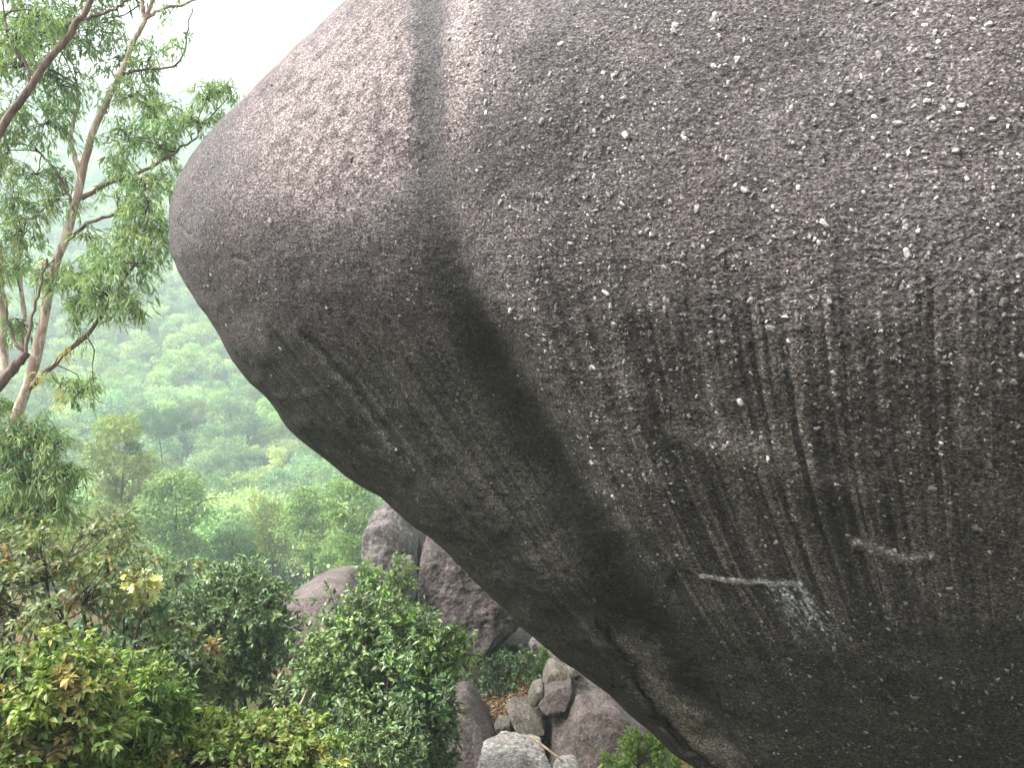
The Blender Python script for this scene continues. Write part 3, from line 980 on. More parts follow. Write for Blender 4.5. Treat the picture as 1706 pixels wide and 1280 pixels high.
rock('cracked_boulder', 'large smooth pinkish boulder under the giant boulder edge, right of the mauve block', [(906, 1190), (926, 1172), (944, 1132), (950, 1112), (985, 1110), (1050, 1160), (1130, 1240), (1160, 1330), (980, 1340), (918, 1300), (906, 1240)],
     12.5, 2.0, M['rock_pink'], gy=-0.005, amp=0.05, sharp=12, n=70, seed=11, down=0.6)
rock('cracked_block', 'mauve grey block split off the left edge of the large pinkish boulder', [(892, 1168), (908, 1140), (926, 1130), (952, 1126), (958, 1150), (956, 1170), (936, 1184), (918, 1190), (902, 1184)],
     12.55, 0.9, M['rock_pink'], gy=-0.005, amp=0.04, sharp=14, seed=12, front=0.9)
rock('cap_block', 'pale angular block resting on top of the mauve grey block', [(902, 1134), (912, 1112), (924, 1107), (950, 1122), (956, 1132), (930, 1134), (914, 1140)], 12.9, 0.9, M['rock_tan'], n=34, amp=0.03, seed=13, sharp=18)
rock('corner_block', 'small pale block tucked under the edge of the giant boulder', [(944, 1112), (956, 1106), (968, 1122), (960, 1132), (948, 1124)], 12.7, 0.6, M['rock_tan'], n=26, amp=0.02, seed=14, sharp=18, cat='stone')
rock('shelf_block', 'grey mossy block in shade behind the pale angular block', [(905, 1100), (914, 1082), (936, 1090), (952, 1106), (930, 1112), (912, 1114)], 14.6, 0.9, M['rock_grey'], n=30, amp=0.03, seed=15, sharp=16)
rock('shade_stone', 'dim stone in the dark gap beneath the leaning slab', [(880, 1074), (888, 1064), (904, 1072), (910, 1084), (895, 1086)], 14.4, 0.6, M['rock_pink'], n=24, amp=0.02, seed=16, cat='stone', down=0.3)
rock('grey_knob', 'rounded grey stone left of the mauve grey block beside the undergrowth', [(878, 1168), (890, 1142), (904, 1136), (908, 1152), (896, 1170), (884, 1174)], 12.6, 0.7, M['rock_tan'], n=26, amp=0.03, seed=17, cat='stone')
rock('hollow_boulder', 'dark brown rock in the hollow under the bushes behind the dead branch', [(425, 1190), (450, 1150), (510, 1130), (570, 1160), (580, 1250), (430, 1260)], 10.8, 1.6, M['rock_purple'], seed=19, down=1.0)
rock('shade_blocker', 'added dark rock blocking light behind the leaning slab and undergrowth', [(800, 1060), (840, 1030), (900, 1030), (960, 1080), (960, 1130), (820, 1130)], 17.0, 2.5, M['rock_purple'], seed=18, down=1.0)  # rock added to block light and darken the gap beside the slab

# ------------------------------------------------------------------ plants: tools
def leaves(pos, axis, nor, length, width, col, fold=0.18, droop=0.0, cards=False, fine=False):
    """leaf blades, 4 triangles each (2 for cards): returns verts, faces, colours"""
    n = len(pos)
    axis = unit(axis)
    side = unit(np.cross(axis, nor))
    nor = np.cross(side, axis)
    L = length[:, None]; W = width[:, None]
    tip = pos + axis * L - np.array([0, 0, 1.0]) * (droop * L)
    if cards:
        mid = pos + axis * L * 0.5
        V = np.stack([pos, mid + side * W * .5, tip, mid - side * W * .5], 1)
        base = np.arange(n)[:, None] * 4
        Fc = (base[:, :, None] + np.array([[0, 1, 2], [0, 2, 3]])[None]).reshape(-1, 3)
        C = np.repeat(col, 4, 0)
        return V.reshape(-1, 3), Fc, C
    if fine:
        dn = np.array([0, 0, 1.0]) * L * droop
        m1 = pos + axis * L * 0.33 - dn * 0.12
        m2 = pos + axis * L * 0.68 - dn * 0.45
        s1 = side * W * .5; f1 = nor * W * fold
        V = np.stack([pos, m1, m2, tip, m1 + s1 + f1, m2 + s1 * .78 + f1 * .8, m1 - s1 + f1, m2 - s1 * .78 + f1 * .8], 1)
        base = np.arange(n)[:, None] * 8
        Fc = (base[:, :, None] + np.array([[0, 1, 4], [1, 5, 4], [1, 2, 5], [2, 3, 5], [0, 6, 1], [1, 6, 7], [1, 7, 2], [2, 7, 3]])[None]).reshape(-1, 3)
        return V.reshape(-1, 3), Fc, np.repeat(col, 8, 0)
    mid = pos + axis * L * 0.45 - np.array([0, 0, 1.0]) * (droop * L * 0.25)
    V = np.stack([pos, mid + side * W * .5 + nor * W * fold, tip, mid - side * W * .5 + nor * W * fold, mid], 1)
    base = np.arange(n)[:, None] * 5
    Fc = (base[:, :, None] + np.array([[0, 4, 1], [4, 2, 1], [0, 3, 4], [4, 3, 2]])[None]).reshape(-1, 3)
    C = np.repeat(col, 5, 0)
    return V.reshape(-1, 3), Fc, C


def tubes(paths, sides=5):
    """paths = list of (points (k,3), radii (k)); one mesh"""
    Vs, Fs, nv = [], [], 0
    an = np.linspace(0, 2 * math.pi, sides, endpoint=False)
    for P, r in paths:
        P = np.asarray(P, float); r = np.broadcast_to(np.asarray(r, float), (len(P),))
        T = unit(np.gradient(P, axis=0))
        ref = np.array([0.31, 0.9, 0.2]) if abs(T[0] @ np.array([0.31, 0.9, 0.2])) < 0.8 else np.array([1.0, 0, 0])
        A = unit(np.cross(T, ref)); B = np.cross(T, A)
        ringv = P[:, None] + r[:, None, None] * (A[:, None] * np.cos(an)[None, :, None] + B[:, None] * np.sin(an)[None, :, None])
        k = len(P)
        i = nv + np.arange(k * sides).reshape(k, sides)
        j = np.roll(i, -1, 1)
        Fs.append(np.stack([i[:-1], j[:-1], j[1:], i[1:]], -1).reshape(-1, 4))
        Vs.append(ringv.reshape(-1, 3))
        nv += k * sides
    return np.concatenate(Vs), np.concatenate(Fs)


def spline(pts, n):
    p = np.asarray(pts, float)
    if len(p) == 2:
        return p[0] + (p[1] - p[0]) * np.linspace(0, 1, n)[:, None]
    q = np.concatenate([2 * p[:1] - p[1:2], p, 2 * p[-1:] - p[-2:-1]])
    out = []
    seg = len(p) - 1
    for u in np.linspace(0, seg - 1e-6, n):
        i = int(u); tt = u - i
        p0, p1, p2, p3 = q[i], q[i + 1], q[i + 2], q[i + 3]
        out.append(0.5 * (2 * p1 + (p2 - p0) * tt + (2 * p0 - 5 * p1 + 4 * p2 - p3) * tt ** 2 + (3 * p1 - p0 - 3 * p2 + p3) * tt ** 3))
    return np.array(out)


def bent(a, b, rs, sag=0.12, n=7):
    a = np.asarray(a, float); b = np.asarray(b, float)
    L = np.linalg.norm(b - a)
    m1 = a + (b - a) * 0.35 + rs.normal(scale=sag * L * 0.5, size=3) + np.array([0, 0, sag * L * 0.4])
    m2 = a + (b - a) * 0.7 + rs.normal(scale=sag * L * 0.4, size=3) + np.array([0, 0, sag * L * 0.3])
    return spline([a, m1, m2, b], n)


def palette(rs, n, cols, wts, jit=0.18):
    cols = np.array(cols, float)
    k = rs.choice(len(cols), n, p=np.array(wts, float) / sum(wts))
    c = cols[k] * np.exp(rs.normal(scale=jit, size=(n, 1)))
    return np.clip(c * (1 + rs.normal(scale=0.05, size=(n, 3))), 0.005, 0.8)


def shrub(name, label, cat, px, py, D, rx, ry, depth=0.8, clusters=60, sprigs=9, per=7, ln=0.09, wd=0.035, cols=None, wts=None, mat='leaf', seed=0, base=None,
          droop=0.15, csize=0.22, shell=0.55, parts=0, group=None, stems=True, upright=0.5, jit=0.18, flat=1.0):
    """bush whose crown is an uneven cloud of leafy sprigs round the point seen at (px,py); rx, ry in photo pixels"""
    rs = np.random.default_rng(seed)
    cen = at(px, py, D)
    ax = np.array([rx / F * D, depth * 0.5 * (rx + ry) / F * D, ry / F * D])
    dirs = unit(rs.normal(size=(clusters, 3)) * np.array([1, 1, flat]))
    rad = (shell + (1 - shell) * rs.random(clusters) ** 0.5) * (1 + 0.22 * rs.normal(size=clusters))
    rad = np.clip(rad, 0.1, 1.15)
    cc = cen + dirs * rad[:, None] * ax
    csz = csize * min(ax[0], ax[2]) * np.exp(rs.normal(scale=0.3, size=clusters))
    # sprigs
    k = np.repeat(np.arange(clusters), sprigs)
    sdir = unit(rs.normal(size=(len(k), 3)) + dirs[k] * 0.8 + np.array([0, 0, upright]))
    sp = cc[k] + sdir * (csz[k] * (0.35 + 0.75 * rs.random(len(k))))[:, None] * 1.3
    # leaves in whorls round each sprig tip
    m = np.repeat(np.arange(len(k)), per)
    ld = unit(sdir[m] * 0.75 + rs.normal(size=(len(m), 3)) * 0.85)
    pos = sp[m] - sdir[m] * (ln * 0.8 * rs.random(len(m)))[:, None]
    L = ln * np.exp(rs.normal(scale=0.22, size=len(m)))
    W = wd * L / ln * np.exp(rs.normal(scale=0.12, size=len(m)))
    nr = unit(np.array([0, 0, 1.0]) + 0.55 * rs.normal(size=(len(m), 3)) + 0.3 * sdir[m])
    ccol = palette(rs, clusters, cols, wts, 0.22)
    col = 0.5 * ccol[k[m]] + 0.5 * palette(rs, len(m), cols, wts, jit)
    foot = np.array(base if base is not None else (cen[0], cen[1] + 0.1, float(ground_z(cen[0], cen[1]))))
    t_ = thing(name, label, cat, foot, group)
    sel = np.zeros(len(m), bool)
    if parts:
        # the leaves that show largest are parts of their own
        w = pos - np.array([0, 0, HC])
        key = L / (w @ np.array([0, CP, -SP])) + 0.004 * (w @ np.array([0, -1.0, 0.3]))
        sel[np.argsort(-key)[:parts]] = True
        uv, uf, uc = leaves(np.zeros((1, 3)), np.array([[1.0, 0, 0]]), np.array([[0, 0, 1.0]]), np.ones(1), np.full(1, wd / ln), np.ones((1, 3)) * 0.1, droop=0.0, fine=True, fold=0.14)
        proto = {}
        up_ = np.array([0, 0, 1.0])
        for i in np.where(sel)[0]:
            q = int(i) % 6
            a = unit(ld[i] - up_ * droop)
            s_ = unit(np.cross(nr[i], a)); n_ = np.cross(a, s_)
            ck = int(np.argmin(np.linalg.norm(np.array(cols) - col[i], axis=1)))
            if (q, ck) not in proto:
                o = make_mesh('leaf', uv, uf, M[mat], smooth=False, col=np.tile(np.array(cols[ck]) * (0.8 + 0.09 * q), (len(uv), 1)))
                proto[(q, ck)] = o.data
            else:
                o = bpy.data.objects.new('leaf', proto[(q, ck)]); COL.objects.link(o)
            mt = Matrix((Vector(a), Vector(s_), Vector(n_))).transposed().to_4x4()
            o.matrix_basis = Matrix.Translation(Vector(pos[i])) @ mt @ Matrix.Diagonal((L[i], L[i], L[i], 1))
            attach(o, t_)
    ns = ~sel
    V, Fc, C = leaves(pos[ns], ld[ns], nr[ns], L[ns], W[ns], col[ns], droop=droop, fine=parts > 0, fold=0.14)
    o = make_mesh('foliage', V, Fc, M[mat], t_, smooth=False, col=C)
    o['kind'] = 'stuff'
    if stems:
        pth = []
        nmain = 4
        hubs = [cen + (rs.normal(size=3) * 0.28) * ax - np.array([0, 0, 0.25 * ax[2]]) for _ in range(nmain)]
        for hb in hubs:
            V, Fc = tubes([(bent(foot + rs.normal(scale=0.05, size=3) * np.array([1, 1, 0]), hb, rs), np.linspace(0.030, 0.014, 7) * (D / 9.0) ** 0.5)], 6)
            make_mesh('stem', V, Fc, M['bark_grey'], t_)
        pth = []
        for q in range(clusters):
            hb = hubs[int(np.argmin([np.linalg.norm(h_ - cc[q]) for h_ in hubs]))]
            pth.append((bent(hb, cc[q], rs, 0.15, 5), np.linspace(0.010, 0.004, 5)))
        for q in range(0, len(k), 2):
            pth.append((np.stack([cc[k[q]], sp[q]]), np.array([0.004, 0.002])))
        V, Fc = tubes(pth, 3)
        make_mesh('twigs', V, Fc, M['twig'], t_)['kind'] = 'stuff'
    return t_


# palettes (linear albedo)
G_DARK = [(0.032, 0.064, 0.026), (0.052, 0.096, 0.032), (0.088, 0.142, 0.042), (0.135, 0.180, 0.058)]
G_EUC = [(0.062, 0.112, 0.048), (0.098, 0.160, 0.066), (0.14, 0.20, 0.085), (0.185, 0.225, 0.105), (0.25, 0.20, 0.08)]
G_LIME = [(0.125, 0.205, 0.04), (0.17, 0.26, 0.05), (0.085, 0.15, 0.032), (0.21, 0.28, 0.075)]
G_YEL = [(0.085, 0.145, 0.028), (0.14, 0.185, 0.035), (0.055, 0.095, 0.022), (0.28, 0.25, 0.08), (0.30, 0.19, 0.07)]
G_DULL = [(0.070, 0.105, 0.045), (0.105, 0.135, 0.055), (0.14, 0.155, 0.065), (0.052, 0.080, 0.038), (0.30, 0.17, 0.08)]
G_TEAL = [(0.042, 0.085, 0.048), (0.062, 0.118, 0.062), (0.09, 0.148, 0.075), (0.13, 0.175, 0.09)]

# ------------------------------------------------------------------ shrubs
shrub('glossy_shrub', 'dark green glossy leaved bush at bottom centre, in front of the low boulder', 'bush', 632, 1124, 9.6, 116, 98, 0.9, 300, 11, 8, 0.072, 0.031, G_DARK + G_LIME[:1], (3, 4, 4, 3, 1.2), 'leaf_gloss', 21, csize=0.30, droop=0.12)
shrub('glossy_shrub', 'dark green spreading bush with a bare grey stem, left of the low boulder', 'bush', 380, 1056, 10.4, 86, 96, 0.9, 240, 11, 8, 0.075, 0.030, G_DARK + G_TEAL[2:], (3, 4, 4, 2.5, 2, 2), 'leaf_gloss', 22, csize=0.32, droop=0.12)
shrub('broad_shrub', 'small dense green bush tucked under the right side of the dark glossy bush', 'bush', 628, 1245, 8.2, 68, 62, 0.9, 60, 11, 8, 0.058, 0.022, G_DARK, (3, 4, 4, 2), 'leaf_gloss', 23, csize=0.34)
shrub('sapling', 'slender sapling with light leaves growing before the upright boulder', 'sapling', 648, 965, 14.5, 44, 34, 0.8, 30, 9, 7, 0.11, 0.04, G_EUC[:4] + G_LIME[:1], (2, 3, 3, 2, 2), 'leaf', 24, csize=0.34, flat=0.7)
shrub('side_shrub', 'leafy branch of light green bush reaching out before the leaning slab', 'bush', 742, 1090, 9.4, 34, 44, 0.8, 26, 9, 7, 0.08, 0.033, G_DARK[1:] + G_LIME[:1], (3, 4, 3, 2), 'leaf_gloss', 25, csize=0.36, base=at(650, 1240, 9.9))
shrub('skirt_shrub', 'dark leafy bush skirt hanging down beside the ramp boulder at the bottom', 'bush', 712, 1215, 8.8, 42, 74, 0.9, 60, 10, 8, 0.075, 0.032, G_DARK[:3], (3, 4, 3), 'leaf_gloss', 39, csize=0.34)
shrub('fern_undergrowth', 'low dark green undergrowth in the shade beneath the leaning slab', 'undergrowth', 832, 1122, 14.3, 52, 44, 0.9, 60, 9, 8, 0.07, 0.025, G_DARK[:2] + G_TEAL[:1], (3, 2, 1), 'leaf', 26, csize=0.30)
shrub('gap_shrub', 'small dark bush beside the pale angular block under the giant boulder', 'bush', 890, 1108, 13.6, 24, 34, 0.9, 26, 9, 7, 0.07, 0.032, G_DARK[:3], (3, 4, 2), 'leaf', 27, csize=0.34)
shrub('lime_shrub', 'bright lime green young bush at the bottom edge before the pink boulder', 'bush', 1078, 1278, 9.8, 54, 42, 0.8, 34, 10, 8, 0.075, 0.032, G_LIME, (3, 4, 2, 3), 'leaf', 28, csize=0.36)
shrub('teal_shrub', 'bluish green bush in the hollow left of the spreading bush', 'bush', 205, 1050, 9.0, 80, 75, 0.9, 60, 10, 8, 0.085, 0.036, G_TEAL + G_DULL[:2], (3, 4, 3, 2, 2, 2), 'leaf', 29, csize=0.32)
shrub('pale_shrub', 'pale straw yellow leaved plant catching the light at the edge of the slope', 'plant', 226, 984, 7.4, 30, 20, 0.8, 18, 8, 7, 0.075, 0.045, [(0.55, 0.55, 0.34), (0.48, 0.48, 0.28), (0.30, 0.34, 0.16)], (3, 3, 2), 'leaf', 30, csize=0.4)
shrub('russet_shrub', 'open twiggy bush with dull green and orange leaves at the left edge', 'bush', 85, 985, 6.2, 135, 95, 0.9, 80, 8, 7, 0.058, 0.025, G_DULL, (2, 4, 4, 1, 0.6), 'leaf', 31, csize=0.30, parts=60, droop=0.3)
shrub('russet_shrub', 'lower twiggy bush with yellowing leaves between the left edge and the spreading bush', 'bush', 265, 1130, 7.6, 92, 70, 0.9, 70, 9, 7, 0.075, 0.033, G_DULL + G_TEAL[1:3], (3, 3, 3, 2, 1.0, 2, 2), 'leaf', 32, csize=0.30, droop=0.25)
shrub('corner_shrub', 'large leaved bush with yellow and orange leaves in the bottom left corner', 'bush', 55, 1195, 4.6, 112, 105, 0.9, 150, 10, 8, 0.050, 0.023, G_YEL, (3, 4, 5, 1.6, 1.0), 'leaf', 33, csize=0.22, parts=120, droop=0.35)
shrub('bright_shrub', 'bright green narrow leaved bush at the bottom left beside the corner bush', 'bush', 205, 1195, 5.4, 92, 90, 0.9, 140, 10, 8, 0.056, 0.016, G_LIME + G_YEL[:3], (2, .6, 4, .4, 3, 2, 4), 'leaf', 34, csize=0.24, parts=60, droop=0.3)
shrub('yellow_shrub', 'low yellow green bush along the bottom edge under the dead branch', 'bush', 390, 1262, 5.6, 150, 50, 0.9, 130, 10, 8, 0.046, 0.019, G_YEL[:4] + G_LIME[:1], (4, 4.5, 3, 1.6, 1), 'leaf', 35, csize=0.40, parts=40, droop=0.25)
shrub('back_shrub', 'dusty green bush behind the twiggy bush at the left', 'bush', 70, 905, 13.0, 150, 70, 0.9, 80, 9, 7, 0.11, 0.040, G_DULL[:4], (3, 3, 3, 2), 'leaf', 36, csize=0.32, droop=0.25)
shrub('back_shrub', 'hazy green bush behind the pale straw yellow plant', 'bush', 290, 985, 17.0, 110, 40, 0.9, 70, 9, 7, 0.13, 0.05, G_DULL[:3] + G_EUC[1:3], (3, 3, 3, 2, 2), 'leaf', 37, csize=0.34)
shrub('back_shrub', 'green bush filling the slope behind the spreading bush and the low boulder', 'bush', 500, 1020, 21.0, 110, 36, 0.9, 70, 9, 7, 0.15, 0.06, G_TEAL, (3, 3, 3, 2), 'leaf', 38, csize=0.34)

# dead branch lying under the glossy bushes
rs = np.random.default_rng(3)
pp = at(np.array([428, 450, 478, 500, 512]), np.array([1226, 1206, 1200, 1176, 1150]), np.array([8.6, 8.5, 8.5, 8.4, 8.4]))
V, Fc = tubes([(spline(pp, 14), np.linspace(0.035, 0.012, 14)), (spline(at([470, 488, 498], [1202, 1196, 1198], [8.5, 8.4, 8.3]), 6), np.linspace(.015, .006, 6))], 7)
tag(make_mesh('dead_branch', V, Fc, M['dry_stick']), 'bare brown dead branch lying in the dark below the bushes', 'branch')
pp = at(np.array([884, 905, 936]), np.array([1228, 1244, 1268]), np.array([10.9, 10.6, 10.2]))
V, Fc = tubes([(spline(pp, 8), np.linspace(0.02, 0.016, 8))], 7)
tag(make_mesh('dry_cane', V, Fc, M['dry_stick']), 'straight pale dry cane lying beside the white boulder', 'stick')

# leaf litter in the gully
rs = np.random.default_rng(5)
n = 5200
lx = np.concatenate([rs.normal(800, 40, 2600), rs.uniform(780, 1010, 2600)]); ly = np.concatenate([rs.normal(1190, 42, 2600), rs.uniform(1120, 1290, 2600)])
w = at(lx, ly, 13.3 - 0.012 * (ly - 1190))
lz = ground_z(w[:, 0], w[:, 1]) + 0.02
pos = np.stack([w[:, 0], w[:, 1], lz], -1)
V, Fc, C = leaves(pos, rs.normal(size=(n, 3)) * np.array([1, 1, .25]), unit(np.array([0, 0, 1.0]) + .4 * rs.normal(size=(n, 3))), rs.uniform(.06, .14, n), rs.uniform(.025, .05, n),
                  palette(rs, n, [(0.16, 0.09, 0.055), (0.22, 0.14, 0.08), (0.10, 0.055, 0.035), (0.28, 0.21, 0.14)], (3, 3, 2, 2)))
o = make_mesh('leaf_litter', V, Fc, M['leaf'], smooth=False, col=C)
tag(o, 'dry brown leaf litter on the ground between the grey rocks', 'leaf litter')['kind'] = 'stuff'

# ------------------------------------------------------------------ eucalyptus trees at the left
def gum_tree(name, label, trunk, branches, clumps, seed, bark, cols, wts, leaf_n, ln=0.12, wd=0.022, group=None):
    """trunk/branches = [(px,py,D)...], width px at both ends; clumps = (px,py,rx,ry,D,weight)"""
    rs = np.random.default_rng(seed)
    pts, w0, w1 = trunk
    P = spline(at(*np.array(pts, float).T), 40)
    P[1:-1] += 0.008 * rs.normal(size=(38, 3))
    Dm = np.mean([p[2] for p in pts])
    foot = P[0].copy()
    t_ = thing(name, label, 'tree', foot, group)
    V, Fc = tubes([(P, np.linspace(w0, w1, 40) * 0.5 * Dm / F * (1 + 0.06 * rs.normal(size=40)))], 12)
    tr = make_mesh('trunk', V, Fc, M[bark[0]], t_)
    nodes = [P[8:]]
    for bpts, a, b, bk in branches:
        Q = spline(at(*np.array(bpts, float).T), 18)
        Q[1:-1] += 0.010 * rs.normal(size=(16, 3))
        V, Fc = tubes([(Q, np.linspace(a, b, 18) * 0.5 * np.mean([p[2] for p in bpts]) / F)], 8)
        make_mesh('branch', V, Fc, M[bark[bk]], t_)
        nodes.append(Q)
    nodes = np.concatenate(nodes)
    tw, pos, axs, nrs, Ls, cls = [], [], [], [], [], []
    tot = sum(c[2] * c[3] * c[5] for c in clumps)
    for (cx, cy, rx, ry, D, wt) in clumps:
        nl = int(leaf_n * rx * ry * wt / tot)
        nt = max(3, nl // 26)
        cc = at(cx, cy, D)
        hub = nodes[int(np.argmin(np.linalg.norm(nodes - cc, axis=1) + 0.3 * rs.random(len(nodes))))]
        tw.append((bent(hub, cc, rs, 0.14, 7), np.linspace(0.012, 0.006, 7)))
        rx, ry = rx * 1.5, ry * 1.45
        ax = np.array([rx / F * D, 0.8 * (rx + ry) / 2 / F * D, ry / F * D])
        for q in range(nt):
            dv = rs.normal(size=3); dv /= np.linalg.norm(dv)
            tipp = cc + dv * ax * (0.35 + 0.75 * rs.random() ** 0.6)
            mid = cc + (tipp - cc) * 0.3 + rs.normal(scale=0.04, size=3)
            pth = bent(mid, tipp, rs, 0.2, 6)
            pth[-2:] -= np.array([0, 0, 1.0]) * np.array([[0.03], [0.09]])
            tw.append((np.concatenate([cc[None], pth]), np.linspace(0.006, 0.0022, 7)))
            m = nl // nt
            u = 1 + 5 * rs.random(m) ** 0.7
            i0 = np.clip(u.astype(int), 0, 5)
            p = pth[np.clip(i0 - 1, 0, 5)] * (1 - (u - i0))[:, None] + pth[np.clip(i0, 0, 5)] * (u - i0)[:, None]
            p = p + rs.normal(scale=0.035, size=(m, 3))
            td = unit(pth[-1] - pth[0])
            a = unit(0.45 * td + 0.65 * rs.normal(size=(m, 3)) + np.array([0, 0, -0.75]))
            pos.append(p); axs.append(a)
            nrs.append(rs.normal(size=(m, 3)))
            cc_col = palette(rs, 1, cols, wts, 0.1)
            cls.append(0.55 * cc_col + 0.45 * palette(rs, m, cols, wts, 0.22))
    pos = np.concatenate(pos); axs = np.concatenate(axs); nrs = np.concatenate(nrs); cls = np.concatenate(cls)
    n = len(pos)
    L = ln * np.exp(rs.normal(scale=0.25, size=n))
    V, Fc, C = leaves(pos, axs, nrs, L, wd * L / ln * np.exp(rs.normal(scale=.2, size=n)), cls, fold=0.25, droop=0.12)
    make_mesh('crown', V, Fc, M['leaf'], t_, smooth=False, col=C)['kind'] = 'stuff'
    V, Fc = tubes(tw, 4)
    make_mesh('twigs', V, Fc, M['twig'], t_)['kind'] = 'stuff'
    return t_


D1 = 11.0
gum_tree('eucalyptus_tree', 'slim pale barked eucalyptus leaning up through the left, its trunk curving toward the top',
         ([(-150, 1130, 11.4), (-75, 950, 11.2), (0, 772, 11), (32, 680, 11), (58, 600, 11), (76, 520, 11), (92, 440, 11), (118, 372, 11), (134, 300, 11), (148, 240, 11),
           (172, 180, 11), (200, 125, 11), (222, 70, 11), (250, 15, 11), (275, -60, 11), (300, -160, 11)], 21, 5),
         [([(136, 330, 11), (175, 308, 11), (230, 288, 10.9), (290, 256, 10.8), (330, 228, 10.8)], 9, 3, 1),
          ([(112, 400, 11), (150, 372, 10.9), (205, 352, 10.8), (236, 325, 10.7), (250, 292, 10.7)], 7, 3, 1),
          ([(50, 645, 11), (75, 622, 10.9), (110, 590, 10.8), (150, 552, 10.7), (185, 500, 10.6), (215, 450, 10.5), (240, 425, 10.5)], 11, 3, 1),
          ([(134, 290, 11), (124, 255, 11.1), (116, 228, 11.1), (130, 175, 11.2), (128, 140, 11.2)], 9, 4, 0),
          ([(205, 122, 11), (240, 115, 11), (296, 106, 11), (310, 60, 11), (322, 10, 11)], 5, 2, 1),
          ([(240, 30, 11), (270, 15, 11), (325, 0, 11), (370, -20, 11)], 7, 3, 0),
          ([(122, 345, 11), (102, 300, 11), (80, 268, 11), (62, 252, 11)], 6, 3, 1),
          ([(36, 585, 11.2), (38, 520, 11.2), (30, 440, 11.3), (40, 380, 11.3)], 9, 4, 0),
          ([(8, 620, 11.3), (4, 500, 11.3), (0, 400, 11.3)], 12, 6, 0),
          ([(240, 30, 11), (236, -10, 11), (238, -60, 11)], 8, 4, 0)],
         [(40, 30, 60, 40, 10.8, 1), (110, 60, 60, 40, 11, 1), (40, 110, 50, 40, 10.8, 1), (160, 40, 45, 40, 11.2, .9), (195, 95, 40, 35, 11.2, .7), (100, 140, 45, 35, 11.1, .9),
          (20, 190, 40, 40, 10.8, .9), (75, 205, 45, 35, 11, .7), (250, 95, 32, 34, 11, .7), (290, 75, 26, 22, 11, .5), (285, 20, 22, 14, 11, .3), (220, 160, 40, 30, 11, .8), (255, 175, 38, 28, 10.9, .8),
          (345, 165, 42, 26, 10.6, 1), (385, 145, 24, 16, 10.6, .7), (335, 205, 34, 22, 10.6, .9), (280, 200, 32, 30, 10.8, .8), (215, 235, 42, 28, 11, .9), (265, 245, 38, 26, 10.8, .9), (190, 275, 36, 25, 11, .8),
          (60, 290, 40, 32, 11, .8), (25, 330, 38, 30, 10.9, .9), (90, 330, 36, 30, 11, .7), (235, 300, 38, 26, 10.7, .9), (275, 300, 26, 26, 10.7, .9), (195, 330, 34, 24, 10.8, .7),
          (245, 350, 38, 32, 10.6, 1.1), (260, 395, 30, 34, 10.6, 1.2), (205, 400, 36, 30, 10.7, .9), (225, 440, 44, 28, 10.5, 1.1), (170, 440, 36, 28, 10.6, .9), (180, 490, 46, 34, 10.5, 1.1), (215, 500, 24, 34, 10.5, .9),
          (140, 510, 34, 30, 10.7, .8), (125, 455, 30, 32, 10.9, .7), (40, 390, 36, 30, 11, .8), (20, 450, 30, 34, 11, .8), (70, 450, 26, 26, 10.8, .7), (25, 530, 28, 28, 11, .6), (95, 470, 28, 26, 10.6, .8),
          (130, 565, 26, 16, 10.7, .4), (100, 640, 34, 22, 10.6, .7), (135, 650, 36, 22, 10.6, .9), (155, 635, 18, 14, 10.6, .5), (60, 360, 30, 26, 11, .7), (150, 395, 30, 22, 10.9, .5), (15, 250, 26, 26, 11, .7),
          (150, -40, 90, 40, 11, 1), (40, -40, 70, 40, 11, 1), (250, -40, 50, 30, 11, .5), (-60, 60, 60, 80, 11, 1), (-60, 250, 60, 80, 11, 1), (-60, 430, 50, 80, 11, .8)],
         41, ('bark_pale', 'bark_dark'), [tuple(1.3 * q for q in c_) for c_ in G_EUC], (2, 4, 4.5, 3.5, 0.35), 31000, 0.10, 0.020)

